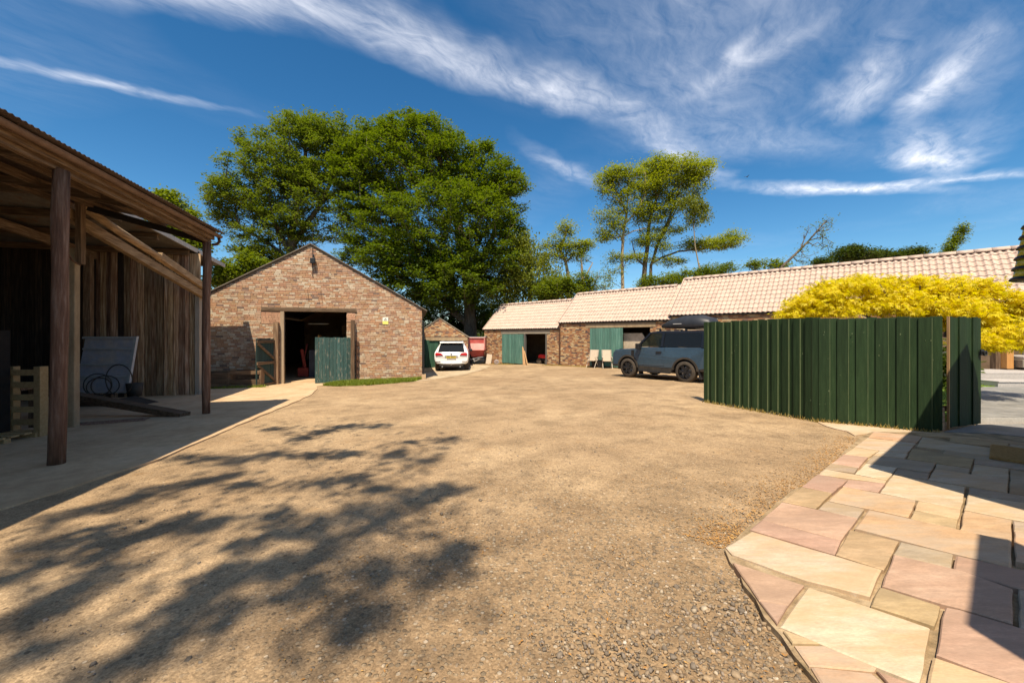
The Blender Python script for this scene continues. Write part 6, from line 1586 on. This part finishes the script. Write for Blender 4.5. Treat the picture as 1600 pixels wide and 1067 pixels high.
# ------------------------------------------------------------------ loose stones, litter, grass
def in_poly(x, y, P):
    c = False; j = len(P) - 1
    for i in range(len(P)):
        if (P[i][1] > y) != (P[j][1] > y) and x < (P[j][0] - P[i][0]) * (y - P[i][1]) / (P[j][1] - P[i][1]) + P[i][0]: c = not c
        j = i
    return c
PADP = [(-4.7, -6), (-4.72, 4.4), (-5.0, 6.6), (-5.8, 10.4), (-20, 20), (-20, -6)]
CUBE = np.array([[-1, -1, -1], [1, -1, -1], [1, 1, -1], [-1, 1, -1], [-1, -1, 1], [1, -1, 1], [1, 1, 1], [-1, 1, 1]], float)
CF = np.array([[0, 3, 2, 1], [4, 5, 6, 7], [0, 1, 5, 4], [1, 2, 6, 5], [2, 3, 7, 6], [3, 0, 4, 7]])
def scatter(n, fn):
    out = []
    while len(out) < n:
        p = fn()
        if p is None: continue
        if in_poly(p[0], p[1], PAVE_BASE) or in_poly(p[0], p[1], PADP): continue
        out.append(p)
    return np.array(out)
rs2 = random.Random(9)
def f_near():
    y = 1.25 + 5.5 * rs2.random() ** 1.7; x = rs2.uniform(-.9 * y - .6, min(1.3 * y, .55 + .95 * y))
    dd = math.hypot((x - 1.0) / 1.9, (y - 1.7) / 2.0)
    if rs2.random() > max(.06, 1.1 - dd): return None
    big = math.hypot((x - 1.15) / .9, (y - 1.9) / 1.0)
    s = math.exp(rs2.gauss(-5.4, .50)) * (1.7 if big < 1 and rs2.random() < .4 else 1.0)
    return (x, y, min(s, .022))
def f_far():
    y = 3 + 14 * rs2.random() ** 1.3; x = rs2.uniform(-.65 * y, .45 * y)
    return (x, y, min(.022, math.exp(rs2.gauss(-5.1, .45))))
def stones(name, pts, mat, seed):
    r = np.random.default_rng(seed); n = len(pts)
    V = CUBE[None] * r.uniform(.55, 1.0, (n, 8, 3)); V[:, 4:, :2] *= r.uniform(.45, .9, (n, 1, 1))
    sc = pts[:, 2][:, None, None] * np.stack([np.ones(n), r.uniform(.6, 1, n), r.uniform(.35, .75, n)], 1)[:, None, :]
    V = V * sc; a = r.uniform(0, 6.28, n); ca, sa = np.cos(a)[:, None], np.sin(a)[:, None]
    tx, ty = r.normal(0, .2, n)[:, None], r.normal(0, .2, n)[:, None]
    x, y, z = V[..., 0], V[..., 1], V[..., 2]; z = z + tx * x + ty * y
    X = x * ca - y * sa + pts[:, 0][:, None]; Y = x * sa + y * ca + pts[:, 1][:, None]
    g = np.array([G(p[0], p[1]) for p in pts])[:, None]; Z = z + g + pts[:, 2][:, None] * .06
    F = CF[None] + (np.arange(n) * 8)[:, None, None]
    return link(name, np_mesh(name, np.stack([X, Y, Z], -1).reshape(-1, 3), F.reshape(-1, 4), mat), kind='stuff')
stone_m = island_ramp('yard_stone', [(0, (.17, .135, .10)), (.2, (.26, .195, .13)), (.38, (.33, .24, .15)), (.55, (.20, .16, .12)), (.68, (.37, .265, .16)), (.8, (.28, .22, .165)), (.95, (.42, .34, .24)), (.996, (.52, .45, .36))], bump=.3, nscale=60)
stones('loose_gravel', scatter(9500, f_near), stone_m, 81)
stones('scattered_stones', scatter(1600, f_far), stone_m, 82)
# dry leaf litter and moss along the paving edge and over the gravel
def f_lit():
    u = rs2.random()
    if u < .55:
        t = rs2.random(); i = rs2.choice((3, 4, 5, 6, 7)); a, b = PAVE_BASE[i], PAVE_BASE[i + 1]
        o = abs(rs2.gauss(0, .16)) + .02; x, y = a[0] + (b[0] - a[0]) * t - o * .65, a[1] + (b[1] - a[1]) * t + o * .76
    else:
        y = 1.3 + 7 * rs2.random() ** 1.4; x = rs2.uniform(-.6 * y, .9 * y)
        if mnoise.noise((x * 1.3, y * 1.3, 0)) < .05: return None
    return (x, y, .008)
lp = scatter(3600, f_lit); lz = np.array([G(a, b) for a, b, _ in lp]) + .010
link('dry_litter', leaves_mesh('dry_litter', np.stack([lp[:, 0], lp[:, 1], lz], 1), MT['straw_orange'], .020, .4, .25, 0, DIA, 83), kind='stuff')
def blades(name, pts, h, mat, seed):
    r = np.random.default_rng(seed); n = len(pts); a = r.uniform(0, 6.28, n); hh = h * r.uniform(.4, 1.2, n); w = .006 + .05 * hh
    lean = r.normal(0, .4, (n, 2)) * hh[:, None]
    V = np.zeros((n, 3, 3)); dx, dy = np.cos(a) * w, np.sin(a) * w
    V[:, 0] = pts + np.stack([dx, dy, 0 * w], 1); V[:, 1] = pts - np.stack([dx, dy, 0 * w], 1); V[:, 2] = pts + np.stack([lean[:, 0], lean[:, 1], hh], 1)
    return link(name, np_mesh(name, V.reshape(-1, 3), np.arange(3 * n).reshape(n, 3), mat), kind='stuff')
gp = []
mB = Matrix.Translation((-8.18, 16.42, 0)) @ Matrix.Rotation(BA, 4, 'Z')
VERGE = [(-7.0, 16.35), (-7.25, 15.25), (-6.5, 14.85), (-5.6, 14.9), (-4.7, 15.6), (-3.95, 16.3), (-3.95, 17.45)]
while len(gp) < 15000:
    x, y = rs2.uniform(-7.3, -3.9), rs2.uniform(14.8, 17.45)
    if not in_poly(x, y, VERGE) or (y - 16.35) > (x + 8.18) * .25: continue
    if mnoise.noise((x * 2.2, y * 2.2, 3)) < -.18 and rs2.random() < .8: continue
    gp.append((x, y, G(x, y) + .012))
for c, sx_, sy_, n in (((-10.35, 14.66), .28, .07, 500), ((-9.55, 14.85), .2, .12, 420), ((-10.8, 14.5), .3, .05, 250)):
    for _ in range(n): x, y = c[0] + rs2.gauss(0, sx_), c[1] + rs2.gauss(0, sy_); gp.append((x, y, G(x, y) + .01))
blades('grass_strip', np.array(gp), .13, MT['grass'], 91)
gp = []
for s_, d_, n in ((-2.6, .12, 350), (-1.7, .2, 700), (2.4, .1, 500), (3.4, .1, 350), (4.6, .12, 250), (5.2, .2, 350), (-3.9, .1, 200)):
    for _ in range(n):
        x, y = rl(s_ + rs2.gauss(0, .35), d_ + abs(rs2.gauss(0, .12))); gp.append((x, y, G(x, y)))
for a, b in ((FA, FB), (FB, FC)):
    for _ in range(260):
        t_ = rs2.random(); p = a + (b - a) * t_; x, y = p.x - .05 - abs(rs2.gauss(0, .03)), p.y - .05; gp.append((x, y, G(x, y) + .0))
straw = leaf_mat('dry_grass', (.30, .22, .06), (.42, .34, .11), .3)
blades('dry_grass', np.array(gp), .08, straw, 92)
gp = []
for _ in range(16000):
    x, y = rs2.uniform(7.3, 16), rs2.uniform(7.1, 13.1)
    if in_poly(x, y, LAWN): gp.append((x, y, .115))
blades('lawn_grass', np.array(gp), .05, MT['grass'], 93)
# paving crack moss
# small bird high over the roofs
t = thing('bird', 'tiny dark bird in the open sky right of the forked tree', 'bird', tuple(W(1167, 277, 60)), R(30))
MB().tube([(-.22, 0, 0), (-.1, 0, .02), (.05, 0, .03), (.16, 0, .03), (.22, 0, .02)], [.01, .05, .06, .035, .008], 8).build('bird_body', MT['black'], t, True)
MB().add([(.06, .03, .03), (-.08, .03, .03), (-.14, .40, .16), (-.04, .42, .17)], [(0, 1, 2, 3)]).add([(.06, -.03, .03), (-.08, -.03, .03), (-.14, -.36, .18), (-.04, -.38, .19)], [(0, 1, 2, 3)]).build('wing', MT['black'], t).modifiers.new('t', 'SOLIDIFY').thickness = .012
